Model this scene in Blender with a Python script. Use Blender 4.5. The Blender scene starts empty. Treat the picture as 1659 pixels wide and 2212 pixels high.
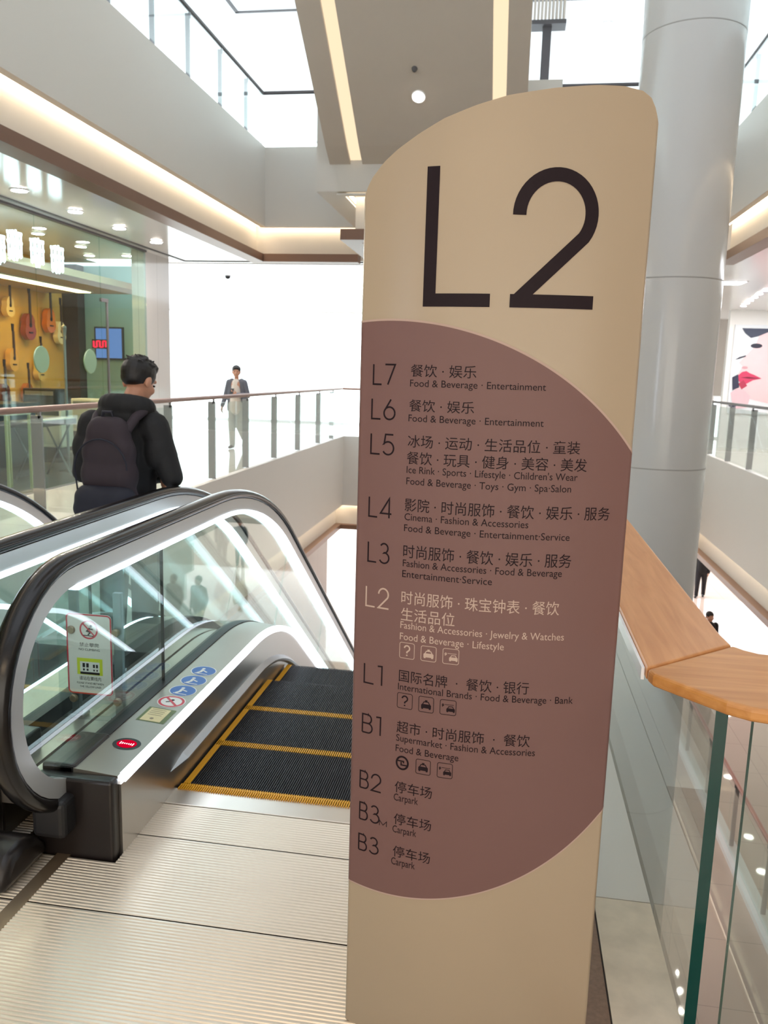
import bpy, bmesh, math, random
from math import sin, cos, pi, radians
from mathutils import Vector, Matrix
random.seed(7)
D = bpy.data
COL = bpy.context.scene.collection
SC = bpy.context.scene

# ------------------------------------------------------------------ camera
EYE = 1.67
cam_d = D.cameras.new('camera')
cam = D.objects.new('camera', cam_d); COL.objects.link(cam); SC.camera = cam
cam_d.sensor_fit = 'VERTICAL'; cam_d.sensor_height = 24.0
cam_d.lens = 24.0 * 1745.0 / 2212.0
cam_d.clip_start = 0.02; cam_d.clip_end = 300
_r = Vector((0.98723836, 0.1565992, 0.0289327))      # camera right axis in the world
_d = Vector((0.05464315, -0.1624612, -0.98520073))   # camera down axis
_f = Vector((-0.14958121, 0.97420893, -0.16894501))  # viewing axis
cam.matrix_world = Matrix(((_r.x, -_d.x, -_f.x, 0), (_r.y, -_d.y, -_f.y, 0), (_r.z, -_d.z, -_f.z, EYE), (0, 0, 0, 1)))
cam_d.dof.use_dof = True; cam_d.dof.focus_distance = 1.9; cam_d.dof.aperture_fstop = 5.6

# ------------------------------------------------------------------ world, exposure
SKY = 3.7
LAMP_WARM = 26.0
BACK_LIT = 2.4
w = D.worlds.new('daylight'); SC.world = w; w.use_nodes = True
bg = w.node_tree.nodes['Background']; bg.inputs[0].default_value = (0.94, 0.97, 1.0, 1); bg.inputs[1].default_value = SKY
SC.view_settings.view_transform = 'Standard'
try: SC.view_settings.look = 'None'
except Exception: pass
SC.view_settings.exposure = 0.3; SC.view_settings.gamma = 1.0
try: SC.view_settings.use_curve_mapping = False
except Exception: pass
SC.cycles.max_bounces = 10; SC.cycles.transparent_max_bounces = 32
SC.cycles.diffuse_bounces = 5; SC.cycles.glossy_bounces = 5; SC.cycles.transmission_bounces = 6
SC.cycles.sample_clamp_indirect = 6.0
SC.cycles.caustics_reflective = False; SC.cycles.caustics_refractive = False

# ------------------------------------------------------------------ materials
def lin(c):
    return tuple((x / 12.92 if x <= 0.04045 else ((x + 0.055) / 1.055) ** 2.4) for x in (v / 255.0 for v in c)) + (1.0,)
MATS = {}
def mat(name, rgb, rough=0.5, metal=0.0, spec=0.5, var=0.04, scale=6.0, bump=0.0, coat=0.0):
    m = D.materials.new(name); m.use_nodes = True; nt = m.node_tree; b = nt.nodes['Principled BSDF']
    b.inputs['Roughness'].default_value = rough; b.inputs['Metallic'].default_value = metal
    b.inputs['Specular IOR Level'].default_value = spec; b.inputs['Coat Weight'].default_value = coat
    tc = nt.nodes.new('ShaderNodeTexCoord'); nz = nt.nodes.new('ShaderNodeTexNoise')
    nz.inputs['Scale'].default_value = scale; nz.inputs['Detail'].default_value = 4
    nt.links.new(tc.outputs['Object'], nz.inputs['Vector'])
    mx = nt.nodes.new('ShaderNodeMix'); mx.data_type = 'RGBA'
    c = lin(rgb); mx.inputs[6].default_value = tuple(min(1, x * (1 + var)) for x in c[:3]) + (1,)
    mx.inputs[7].default_value = tuple(x * (1 - var) for x in c[:3]) + (1,)
    nt.links.new(nz.outputs['Fac'], mx.inputs[0]); nt.links.new(mx.outputs[2], b.inputs['Base Color'])
    if bump:
        bp = nt.nodes.new('ShaderNodeBump'); bp.inputs['Strength'].default_value = bump; bp.inputs['Distance'].default_value = 0.01
        nt.links.new(nz.outputs['Fac'], bp.inputs['Height']); nt.links.new(bp.outputs[0], b.inputs['Normal'])
    MATS[name] = m; return m
def emit(name, rgb, strength):
    m = D.materials.new(name); m.use_nodes = True; nt = m.node_tree; nt.nodes.clear()
    e = nt.nodes.new('ShaderNodeEmission'); o = nt.nodes.new('ShaderNodeOutputMaterial')
    e.inputs[0].default_value = lin(rgb); e.inputs[1].default_value = strength
    nt.links.new(e.outputs[0], o.inputs[0]); MATS[name] = m; return m
def glass(name, tint, ior=1.5, gloss=1.0, rough=0.0, milky=0.0, milk=(200, 220, 215)):
    """thin architectural pane: tinted straight-through light plus fresnel mirror"""
    m = D.materials.new(name); m.use_nodes = True; nt = m.node_tree; nt.nodes.clear(); N = nt.nodes.new; L = nt.links.new
    t = N('ShaderNodeBsdfTransparent'); t.inputs[0].default_value = lin(tint)
    g = N('ShaderNodeBsdfGlossy'); g.inputs['Roughness'].default_value = rough; g.inputs[0].default_value = (1, 1, 1, 1)
    fr = N('ShaderNodeFresnel'); ge = N('ShaderNodeNewGeometry'); mi = N('ShaderNodeMapRange')
    mi.inputs[3].default_value = ior; mi.inputs[4].default_value = 1.0 / ior; L(ge.outputs['Backfacing'], mi.inputs[0]); L(mi.outputs[0], fr.inputs[0])   # no false inner mirror on the back faces
    ml = N('ShaderNodeMath'); ml.operation = 'MULTIPLY'; ml.inputs[1].default_value = gloss; L(fr.outputs[0], ml.inputs[0])
    mx = N('ShaderNodeMixShader'); L(ml.outputs[0], mx.inputs[0]); L(t.outputs[0], mx.inputs[1]); L(g.outputs[0], mx.inputs[2])
    last = mx
    if milky:
        d = N('ShaderNodeBsdfDiffuse'); d.inputs[0].default_value = lin(milk)
        m2 = N('ShaderNodeMixShader'); m2.inputs[0].default_value = milky; L(mx.outputs[0], m2.inputs[1]); L(d.outputs[0], m2.inputs[2]); last = m2
    o = N('ShaderNodeOutputMaterial'); L(last.outputs[0], o.inputs[0]); MATS[name] = m; return m
def wood(name, a, b2, rough=0.4, stretch=(60, 3, 60)):
    m = mat(name, a, rough); nt = m.node_tree; N = nt.nodes.new; L = nt.links.new
    tc = nt.nodes['Texture Coordinate']; mp = N('ShaderNodeMapping'); mp.inputs['Scale'].default_value = stretch
    nz = N('ShaderNodeTexNoise'); nz.inputs['Scale'].default_value = 1.0; nz.inputs['Detail'].default_value = 6; nz.inputs['Distortion'].default_value = 0.6
    L(tc.outputs['Object'], mp.inputs[0]); L(mp.outputs[0], nz.inputs['Vector'])
    cr = N('ShaderNodeValToRGB'); cr.color_ramp.elements[0].position = 0.3; cr.color_ramp.elements[1].position = 0.7
    cr.color_ramp.elements[0].color = lin(b2); cr.color_ramp.elements[1].color = lin(a)
    L(nz.outputs['Fac'], cr.inputs[0]); L(cr.outputs[0], nt.nodes['Principled BSDF'].inputs['Base Color'])
    return m
def tiles(name, rgb, grout, rough, sx, sy, spec=0.5, width=0.006, var=0.03):
    m = mat(name, rgb, rough, spec=spec, var=var); nt = m.node_tree; N = nt.nodes.new; L = nt.links.new
    tc = nt.nodes['Texture Coordinate']; br = N('ShaderNodeTexBrick'); br.offset = 0.0
    br.inputs['Scale'].default_value = 1.0; br.inputs['Brick Width'].default_value = sx; br.inputs['Row Height'].default_value = sy
    br.inputs['Mortar Size'].default_value = width; br.inputs['Mortar Smooth'].default_value = 0.2
    c = lin(rgb); br.inputs['Color1'].default_value = c; br.inputs['Color2'].default_value = tuple(x * (1 - var) for x in c[:3]) + (1,)
    br.inputs['Mortar'].default_value = lin(grout)
    L(tc.outputs['Object'], br.inputs['Vector']); L(br.outputs['Color'], nt.nodes['Principled BSDF'].inputs['Base Color'])
    return m

M_fascia = mat('painted fascia board', (216, 212, 205), 0.55, var=0.02, scale=0.6)
M_cove = mat('cove plaster', (226, 219, 209), 0.6, var=0.02)
M_bronze = mat('bronze metal strip', (128, 98, 82), 0.4, 0.35)
M_ceil = mat('white ceiling paint', (242, 242, 244), 0.14, spec=0.6, var=0.01)
M_wall = mat('white wall paint', (238, 237, 236), 0.5, var=0.015)
M_soffit = mat('grey beige soffit cladding', (206, 195, 183), 0.6, var=0.02)
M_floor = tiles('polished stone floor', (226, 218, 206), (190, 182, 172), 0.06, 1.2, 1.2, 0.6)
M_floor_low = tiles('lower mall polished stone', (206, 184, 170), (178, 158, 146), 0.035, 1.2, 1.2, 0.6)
M_marblewall = tiles('grey marble cladding', (214, 210, 208), (188, 184, 182), 0.12, 50, 0.62, 0.5)
M_plate = mat('ridged aluminium plate', (228, 216, 198), 0.32, 0.7, var=0.06, scale=3)
M_combplate = mat('smooth aluminium comb plate', (222, 214, 204), 0.3, 0.9)
M_seam = mat('dark seam', (60, 52, 48), 0.7)
M_steel = mat('brushed stainless steel', (176, 170, 164), 0.3, 0.95, var=0.05, scale=3)
M_steel_d = mat('grey brushed deck', (166, 158, 148), 0.36, 0.85, var=0.05)
M_alu = mat('satin aluminium profile', (186, 188, 192), 0.3, 0.85)
M_alu_l = mat('light grey newel profile', (200, 200, 200), 0.35, 0.5)
M_rubber = mat('black handrail rubber', (15, 12, 13), 0.22, spec=0.45)
M_seal = mat('black rubber seal', (26, 25, 27), 0.5)
M_plastic = mat('black newel plastic', (30, 24, 23), 0.34)
M_step = mat('black cast step', (24, 23, 27), 0.5, 0.0, 0.35)
M_yellow = mat('yellow step marking', (222, 158, 30), 0.5)
M_clad = mat('escalator cladding', (168, 156, 146), 0.3, 0.6)
M_beige = mat('beige sign lacquer', (176, 158, 135), 0.27, spec=0.35, var=0.015, scale=1.5)
M_mauve = mat('mauve printed disc', (122, 92, 88), 0.42, spec=0.22, var=0.015)
M_pink = mat('pale pink outline', (186, 160, 148), 0.5, spec=0.2)
M_ink = mat('dark brown sign ink', (34, 22, 27), 0.5, spec=0.15)
M_white_ink = mat('cream sign lettering', (196, 172, 158), 0.5, spec=0.2)
M_oak = wood('oak handrail', (216, 154, 98), (196, 132, 78), 0.38, (40, 3, 40))
M_oak2 = wood('oak handrail corner', (212, 150, 86), (190, 126, 62), 0.34, (3, 40, 40))
M_railwood = wood('brown wood tube rail', (160, 126, 112), (140, 108, 96), 0.4)
M_railred = wood('reddish brown rail', (170, 112, 96), (150, 94, 80), 0.4)
M_glass = glass('clear railing glass', (248, 253, 252))
M_roof = glass('tinted roof glass', (205, 206, 208))
M_glass_e = glass('escalator glass', (240, 250, 248), gloss=0.8)
M_glass_shop = glass('shopfront glass', (232, 246, 243), gloss=0.7)
M_acryl = glass('clear acrylic', (240, 246, 246), gloss=0.9)
M_green = mat('dark green glass edge', (2, 66, 60), 0.12, spec=0.7)
M_green_l = mat('pale green glass edge', (16, 96, 84), 0.12, spec=0.7)
M_post = mat('grey steel post', (150, 150, 154), 0.35, 0.7)
M_darkframe = mat('dark grey frame', (88, 84, 86), 0.5)
M_marble = mat('veined cream marble', (222, 208, 188), 0.3, var=0.22, scale=14)
M_granite = mat('mottled brown granite', (132, 106, 88), 0.4, var=0.4, scale=70)
M_col = mat('glossy pale column', (208, 207, 206), 0.16, var=0.015, scale=1)
M_brass = mat('brown brass strip', (150, 128, 104), 0.35, 0.7)
M_led = emit('white led strip', (232, 242, 255), 5.0)
M_led_in = emit('white led strip of the balustrade', (226, 242, 255), 4.0)
M_cove_led = emit('warm cove led', (255, 234, 204), 9.0)
M_trough = emit('warm trough light', (255, 230, 192), 0.9)
M_down = emit('downlight lens', (255, 246, 232), 40.0)
M_downs = emit('gallery downlight lens', (255, 247, 238), 420.0)
M_sign_glow = emit('white glowing shop letters', (236, 246, 255), 6.0)
M_redled = emit('red led text', (255, 30, 60), 2.2)
M_redglow = emit('red indicator glow', (200, 0, 40), 0.9)
M_screen = emit('blue screen', (120, 150, 215), 0.8)

# ------------------------------------------------------------------ mesh helpers
class MB:
    def __init__(s): s.v = []; s.f = []; s.m = []
    def add(s, v, f, mi=0):
        o = len(s.v); s.v += [tuple(p) for p in v]; s.f += [tuple(i + o for i in q) for q in f]; s.m += [mi] * len(f); return s
    def box(s, x0, x1, y0, y1, z0, z1, mi=0):
        v = [(x, y, z) for z in (z0, z1) for y in (y0, y1) for x in (x0, x1)]
        return s.add(v, [(0, 2, 3, 1), (4, 5, 7, 6), (0, 1, 5, 4), (2, 6, 7, 3), (0, 4, 6, 2), (1, 3, 7, 5)], mi)
    def obox(s, c, ax, hx, hy, hz, mi=0):
        """box with centre c and three axes"""
        X, Y, Z = [Vector(a) for a in ax]; c = Vector(c)
        v = [c + X * hx * a + Y * hy * b + Z * hz * d for d in (-1, 1) for b in (-1, 1) for a in (-1, 1)]
        return s.add(v, [(0, 2, 3, 1), (4, 5, 7, 6), (0, 1, 5, 4), (2, 6, 7, 3), (0, 4, 6, 2), (1, 3, 7, 5)], mi)
    def prism(s, poly, fn, a, b, mi=0):
        """poly 2D; fn(u,v,w) -> 3D point; extruded from w=a to w=b"""
        n = len(poly); v = [fn(u, t, a) for u, t in poly] + [fn(u, t, b) for u, t in poly]
        f = [tuple(range(n - 1, -1, -1)), tuple(range(n, 2 * n))] + [(i, (i + 1) % n, n + (i + 1) % n, n + i) for i in range(n)]
        return s.add(v, f, mi)
    def tube(s, pts, r, seg=10, mi=0, cap=True, rx=None):
        pts = [Vector(p) for p in pts]; n = len(pts); rings = []
        up = Vector((0, 0, 1))
        for i, p in enumerate(pts):
            t = (pts[min(i + 1, n - 1)] - pts[max(i - 1, 0)]).normalized()
            u = up if abs(t.dot(up)) < 0.95 else Vector((0, 1, 0))
            a = t.cross(u).normalized(); b = a.cross(t).normalized()
            rr = r[i] if isinstance(r, (list, tuple)) else r
            rings.append([p + a * cos(2 * pi * k / seg) * rr + b * sin(2 * pi * k / seg) * rr for k in range(seg)])
        v = [q for g in rings for q in g]
        f = [(i * seg + k, i * seg + (k + 1) % seg, (i + 1) * seg + (k + 1) % seg, (i + 1) * seg + k) for i in range(n - 1) for k in range(seg)]
        if cap: f += [tuple(range(seg - 1, -1, -1)), tuple((n - 1) * seg + k for k in range(seg))]
        return s.add(v, f, mi)
    def lathe(s, prof, c=(0, 0, 0), seg=32, mi=0, ax=None):
        X, Y, Z = [Vector(a) for a in (ax or ((1, 0, 0), (0, 1, 0), (0, 0, 1)))]; c = Vector(c)
        v = [c + X * r * cos(2 * pi * k / seg) + Y * r * sin(2 * pi * k / seg) + Z * z for r, z in prof for k in range(seg)]; n = len(prof)
        f = [(i * seg + k, i * seg + (k + 1) % seg, (i + 1) * seg + (k + 1) % seg, (i + 1) * seg + k) for i in range(n - 1) for k in range(seg)]
        f += [tuple(range(seg - 1, -1, -1)), tuple((n - 1) * seg + k for k in range(seg))]
        return s.add(v, f, mi)
    def ball(s, c, r, mi=0, ax=None, seg=20, rings=12):
        rx, ry, rz = r if isinstance(r, (tuple, list)) else (r, r, r)
        X, Y, Z = [Vector(a) for a in (ax or ((1, 0, 0), (0, 1, 0), (0, 0, 1)))]; c = Vector(c)
        v = [c + Z * rz]; 
        for i in range(1, rings):
            t = pi * i / rings
            v += [c + X * rx * sin(t) * cos(2 * pi * k / seg) + Y * ry * sin(t) * sin(2 * pi * k / seg) + Z * rz * cos(t) for k in range(seg)]
        v.append(c - Z * rz); L = len(v) - 1
        f = [(0, 1 + k, 1 + (k + 1) % seg) for k in range(seg)]
        f += [(1 + i * seg + k, 1 + (i + 1) * seg + k, 1 + (i + 1) * seg + (k + 1) % seg, 1 + i * seg + (k + 1) % seg) for i in range(rings - 2) for k in range(seg)]
        f += [(L, 1 + (rings - 2) * seg + (k + 1) % seg, 1 + (rings - 2) * seg + k) for k in range(seg)]
        return s.add(v, f, mi)
    def cone(s, p0, r0, p1, r1, seg=14, mi=0):
        """tapered capsule"""
        p0, p1 = Vector(p0), Vector(p1); t = (p1 - p0); L = t.length
        if L < 1e-6: return s.ball(p0, max(r0, r1))
        t /= L; u = Vector((0, 0, 1)) if abs(t.z) < 0.9 else Vector((1, 0, 0)); a = t.cross(u).normalized(); b = t.cross(a)
        prof = [(r0 * cos(q), -r0 * sin(q)) for q in (pi / 2 * 0.98, pi / 3, pi / 6, 0)] + [(r1 * cos(q), L + r1 * sin(q)) for q in (0, pi / 6, pi / 3, pi / 2 * 0.98)]
        return s.lathe(prof, p0, seg, mi, (a, b, t))
    def build(s, name, mats, parent=None, smooth=None, bevel=0.0, world=True):
        if not isinstance(mats, (list, tuple)): mats = [mats]
        V = [Vector(p) for p in s.v]
        lo = Vector((min(p.x for p in V), min(p.y for p in V), min(p.z for p in V))); hi = Vector((max(p.x for p in V), max(p.y for p in V), max(p.z for p in V)))
        o = Vector(((lo.x + hi.x) / 2, (lo.y + hi.y) / 2, lo.z))
        me = D.meshes.new(name); me.from_pydata([p - o for p in V], [], s.f); 
        for m in mats: me.materials.append(m)
        me.polygons.foreach_set('material_index', s.m)
        bm = bmesh.new(); bm.from_mesh(me); bmesh.ops.recalc_face_normals(bm, faces=bm.faces); bm.to_mesh(me); bm.free()
        if smooth is not None:
            me.polygons.foreach_set('use_smooth', [True] * len(me.polygons))
            if smooth < 180: me.set_sharp_from_angle(angle=radians(smooth))
        me.update()
        ob = D.objects.new(name, me); ob.location = o; COL.objects.link(ob)
        if parent is not None: adopt(ob, parent)
        if bevel:
            b = ob.modifiers.new('bevel', 'BEVEL'); b.width = bevel; b.segments = 3; b.limit_method = 'ANGLE'; b.angle_limit = radians(40)
        return ob
def wpos(o):
    return o.location + (wpos(o.parent) if o.parent else Vector((0, 0, 0)))
def adopt(ob, parent):
    ob.location = ob.location - wpos(parent); ob.parent = parent
def tag(o, label, cat=None, group=None, kind=None):
    o['label'] = label
    if cat: o['category'] = cat
    if group: o['group'] = group
    if kind: o['kind'] = kind
    return o
def thing(name, loc, label, cat, group=None, kind=None):
    o = D.objects.new(name, None); o.empty_display_size = 0.1; o.location = loc; COL.objects.link(o)
    return tag(o, label, cat, group, kind)
def dup(root, loc, label=None, group=None):
    r = root.copy(); COL.objects.link(r); r.location = loc
    if label: r['label'] = label
    if group: r['group'] = group
    for ch in list(root.children):
        c = ch.copy(); COL.objects.link(c); c.parent = r
        for g in list(ch.children):
            d = g.copy(); COL.objects.link(d); d.parent = c
    return r
def struct(name, mb, m, label, cat, **k):
    return tag(mb.build(name, m, **k), label, cat, kind='structure')
def text2d(body, cjk=False):
    c = D.curves.new('tmp', 'FONT'); c.body = body; c.resolution_u = 3; o = D.objects.new('tmp', c); COL.objects.link(o)
    dg = bpy.context.evaluated_depsgraph_get(); me = D.meshes.new_from_object(o.evaluated_get(dg))
    v = [(p.co.x, p.co.y) for p in me.vertices]; f = [tuple(p.vertices) for p in me.polygons]
    D.objects.remove(o); D.curves.remove(c); D.meshes.remove(me)
    return v, f
def ribbon(pts, wd, step=0.015, closed=False):
    """flat 2D stroke with mitred joints"""
    P = [Vector((p[0], p[1])) for p in pts]; Q = []
    for i in range(len(P) - 1):
        n = max(1, int((P[i + 1] - P[i]).length / step)); Q += [P[i].lerp(P[i + 1], k / n) for k in range(n)]
    Q.append(P[-1]); n = len(Q); v = []; f = []
    for i, q in enumerate(Q):
        a = (Q[i] - Q[i - 1]).normalized() if i else (Q[1] - Q[0]).normalized()
        b = (Q[i + 1] - Q[i]).normalized() if i < n - 1 else a
        if closed and i in (0, n - 1): a = (Q[n - 1] - Q[n - 2]).normalized(); b = (Q[1] - Q[0]).normalized()
        na = Vector((-a.y, a.x)); nb = Vector((-b.y, b.x)); m = (na + nb); m = m.normalized() if m.length > 1e-6 else na
        k = wd / 2 / max(0.35, m.dot(na)); v += [tuple(q + m * k), tuple(q - m * k)]
    f = [(2 * i, 2 * i + 1, 2 * i + 3, 2 * i + 2) for i in range(n - 1)]
    return v, f
def arc(cx, cy, rx, ry, a0, a1, n=14):
    return [(cx + rx * cos(radians(a0 + (a1 - a0) * i / n)), cy + ry * sin(radians(a0 + (a1 - a0) * i / n))) for i in range(n + 1)]
# ------------------------------------------------------------------ storeys
Z1, Z2, Z3 = -5.3, 0.0, 5.3
C2, C3 = 3.55, 8.7           # ceilings
XL, XR2, XR3 = -4.3, 4.5, 3.0
YF2, YF3 = 20.7, 13.8
YB = -6.0; OUT = 14.0; YEND = 26.0
# floors ---------------------------------------------------------------
mb = MB(); mb.box(-OUT, XL - 0.05, YB, YEND, -0.3, 0); mb.box(XL - 0.05, OUT, YF2 + 0.05, YEND, -0.3, 0); mb.box(XR2 + 0.05, OUT, YB, YF2 + 0.05, -0.3, 0)
mb.box(XL - 0.05, -3.32, YB, 2.72, -0.3, 0); mb.box(-3.32, -1.42, YB, 1.3, -0.3, 0); mb.box(-1.42, 0.2, YB, 0.2, -0.3, 0); mb.box(0.2, 4.5, YB, 1.0, -0.3, 0); mb.box(0.55, 4.5, 1.0, 1.5, -0.3, 0)
struct('floor', mb, M_floor, 'glossy cream stone floor of the galleries around the atrium', 'floor')
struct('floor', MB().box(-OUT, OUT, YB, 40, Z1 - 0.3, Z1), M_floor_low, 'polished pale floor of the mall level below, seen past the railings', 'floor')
struct('floor', MB().box(0.2, 0.345, 1.0, 3.3, -0.3, 0)  , M_granite, 'mottled brown granite floor behind the directory sign', 'floor')
mb = MB(); mb.box(-OUT, XL - 0.31, YB, YEND, C2, Z3); mb.box(XL - 0.31, XR3 + 0.31, YF3 + 0.31, YEND, C2, Z3); mb.box(XR3 + 0.31, OUT, YB, YEND, C2, Z3)
mb.box(-2.14, 0.0, 11.31, YF3 + 0.31, C2, 4.01); mb.box(XL - 0.31, XR3 + 0.31, YB, -2.5, C2, Z3)
struct('ceiling', mb, M_ceil, 'white ceiling over the galleries with dark slot lines', 'ceiling')
mb = MB(); mb.box(-OUT, XL - 0.1, YB, YEND, C3, 11.9); mb.box(XL - 0.1, XR3 + 0.1, YF3 + 0.1, YEND, C3, 11.9); mb.box(XR3 + 0.1, OUT, YB, YEND, C3, 11.9)
struct('ceiling', mb, M_ceil, 'bright white ceiling above the upper gallery', 'ceiling')
mb = MB(); mb.box(-OUT, XL - 0.31, YB, YEND, -2.45, -0.31); mb.box(XL - 0.31, XR2 + 0.31, YF2 + 0.31, YEND, -2.45, -0.31); mb.box(XR2 + 0.31, OUT, YB, YEND, -2.45, -0.31)
mb.box(XL - 0.31, -3.4, YB, 2.6, -2.45, -0.31); mb.box(0.22, 4.6, YB, 1.4, -2.45, -0.31)
struct('ceiling', mb, M_ceil, 'white ceiling of the mall level below', 'ceiling')
# tinted roof pane over the atrium, unseen, added to dim the sky light
ROOF_Z = 11.6
t_roof = thing('window_6', (-0.65, 4, ROOF_Z), 'tinted glass roof added unseen over the atrium to dim the sky light', 'skylight', kind='structure')
MB().box(XL - 0.31, XR3 + 0.31, YB, YF3 + 0.31, ROOF_Z, ROOF_Z + 0.02).build('pane', M_roof, t_roof)
fr_ = MB()
for k in range(9): fr_.box(XL - 0.31, XR3 + 0.31, YB + k * 2.5 - 0.04, YB + k * 2.5 + 0.04, ROOF_Z - 0.15, ROOF_Z - 0.01)
fr_.build('window_frame', M_ceil, t_roof)
# slot lines in ceilings
mb = MB(); mb.box(-5.95, -5.90, YB, 14.25, C2 - 0.012, C2 + 0.01)
mb.box(-5.95, XR3, 14.22, 14.28, C2 - 0.012, C2 + 0.01)
tag(mb.build('trim_1', M_darkframe), 'dark slot line in the white ceiling beside the music shop', 'ceiling slot', kind='structure')
mb = MB(); mb.box(-5.9, -5.83, YB, 16.9, C3 - 0.012, C3 + 0.01); mb.box(-5.9, 3.0, 16.86, 16.93, C3 - 0.012, C3 + 0.01)
tag(mb.build('trim_2', M_darkframe), 'dark slot line in the upper gallery ceiling', 'ceiling slot', kind='structure')

# slab edges ------------------------------------------------------------
def offset(poly, d):
    P = [Vector(p) for p in poly]; out = []
    for i, p in enumerate(P):
        a = (P[i] - P[i - 1]).normalized() if i else (P[1] - P[0]).normalized()
        b = (P[i + 1] - P[i]).normalized() if i < len(P) - 1 else a
        na, nb = Vector((-a.y, a.x)), Vector((-b.y, b.x)); m = (na + nb).normalized(); out.append(p + m * d / max(0.3, m.dot(na)))
    return out
def wallstrip(mb, poly, d0, d1, z0, z1, z0b=None, z1b=None):
    """vertical band following poly between two offsets (positive = away from the void)"""
    A, B = offset(poly, d0), offset(poly, d1); z0b = z0 if z0b is None else z0b; z1b = z1 if z1b is None else z1b
    for i in range(len(poly) - 1):
        a, b, c, d = A[i], A[i + 1], B[i + 1], B[i]
        mb.add([(a.x, a.y, z0), (b.x, b.y, z0), (c.x, c.y, z0b), (d.x, d.y, z0b), (a.x, a.y, z1), (b.x, b.y, z1), (c.x, c.y, z1b), (d.x, d.y, z1b)],
               [(0, 3, 2, 1), (4, 5, 6, 7), (0, 1, 5, 4), (1, 2, 6, 5), (2, 3, 7, 6), (3, 0, 4, 7)])
    return mb
def slab_edge(poly, ztop, zcove, zbrown, zbot, tn, where):
    # fascia board, lit cove panel under it, bronze strip and the hidden led line; poly runs with the void on its right
    struct('trim_%d' % tn, wallstrip(MB(), poly, 0.0, 0.10, zcove, ztop), M_fascia, 'smooth grey white fascia board ' + where, 'fascia')
    struct('trim_%d' % (tn + 1), wallstrip(MB(), poly, 0.22, 0.30, zbrown, zcove + 0.25), M_cove, 'pale lit cove panel under the fascia ' + where, 'cove')
    struct('trim_%d' % (tn + 2), wallstrip(MB(), poly, 0.05, 0.30, zbot, zbrown), M_bronze, 'brown bronze strip along the foot of the cove ' + where, 'bronze strip')
    o = tag(wallstrip(MB(), poly, 0.12, 0.17, zcove + 0.03, zcove + 0.06).build('cove_light', M_cove_led), 'warm led line tucked in the cove ' + where, 'cove light')
# direction: void on the right hand side when walking the polyline
slab_edge([(XL, YB), (XL, YF3), (-2.70, YF3)], Z3 + 0.03, 4.06, 3.63, 3.50, 3, 'of the upper gallery at left')
slab_edge([(-2.45, YF3), (-2.45, 11.0), (0.3, 11.0), (0.3, YF3), (XR3, YF3)], 4.0, 3.98, 3.56, 3.42, 6, 'of the landing slab under the overhead escalator')
struct('trim_9', MB().box(-2.72, 0.4, 10.98, YF3 + 0.1, 4.02, Z3 + 0.03), M_fascia, 'grey white landing slab end where the overhead escalator lands', 'fascia')
struct('trim_10', wallstrip(MB(), [(0.4, YF3), (XR3, YF3)], 0, 0.1, 4.06, Z3 + 0.03), M_fascia, 'far fascia board of the upper gallery right of the overhead escalator', 'fascia')
slab_edge([(XR3, YF3), (XR3, YB)], Z3 + 0.03, 4.06, 3.63, 3.50, 11, 'of the upper gallery at right')
slab_edge([(XL, 2.86), (XL, YF2), (XR2, YF2), (XR2, 1.5)], 0.03, -1.8, -2.33, -2.45, 14, 'of this floor around the atrium')
# outer walls and windows -----------------------------------------------------
mb = MB()
for z0, z1 in ((0, C2), (Z1, -2.45)):
    mb.box(-OUT - 0.2, -OUT, YB, 14.0 if z0 == 0 else 40, z0, z1); mb.box(OUT, OUT + 0.2, YB, 40, z0, z1)
struct('wall_side', mb, M_wall, 'white outer side walls of the mall', 'wall')
mb = MB(); mb.box(-OUT, OUT, YB - 0.2, YB, Z1, 11.9); struct('wall_back', mb, M_wall, 'white wall behind the viewer', 'wall')
def window(n, x0, x1, y, z0, z1, label, mull=0):
    t = thing('window_%d' % n, ((x0 + x1) / 2, y, z0), label, 'window', kind='structure')
    fr = MB(); fr.box(x0, x1, y - 0.04, y + 0.04, z0, z0 + 0.06); fr.box(x0, x1, y - 0.04, y + 0.04, z1 - 0.04, z1)
    for k in range(mull + 1):
        x = x0 + (x1 - x0) * k / max(1, mull); fr.box(x - 0.03, x + 0.03, y - 0.04, y + 0.04, z0 + 0.06, z1 - 0.04)
    fr.build('window_frame', M_ceil, t)
    MB().box(x0 + 0.03, x1 - 0.03, y - 0.01, y + 0.01, z0 + 0.06, z1 - 0.04).build('pane', M_glass, t)
window(1, -OUT, -2.5, YEND, 0, C2, 'huge bright daylight window at the far end of this floor')
window(8, 4.8, 6.6, YEND, 0, 1.3, 'low bright daylight window at the far right end of this floor', 3)
struct('wall_far', MB().box(-2.5, 4.8, YEND - 0.1, YEND + 0.1, 0, C2).box(4.8, 6.6, YEND - 0.1, YEND + 0.1, 1.3, C2), mat('grey stone end wall', (168, 160, 152), 0.5), 'grey stone wall between the far windows', 'wall')
window(2, -OUT, OUT, YEND, Z3, C3, 'bright daylight window at the far end of the upper gallery')
def side_window(n, x, y0, y1, z0, z1, label):
    t = thing('window_%d' % n, (x, (y0 + y1) / 2, z0), label, 'window', kind='structure')
    fr = MB(); fr.box(x - 0.04, x + 0.04, y0, y1, z0, z0 + 0.06); fr.box(x - 0.04, x + 0.04, y0, y1, z1 - 0.04, z1); fr.box(x - 0.04, x + 0.04, y0, y0 + 0.06, z0, z1); fr.box(x - 0.04, x + 0.04, y1 - 0.06, y1, z0, z1)
    fr.build('window_frame', M_ceil, t); MB().box(x - 0.01, x + 0.01, y0 + 0.06, y1 - 0.06, z0 + 0.06, z1 - 0.04).build('pane', M_glass, t)
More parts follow.
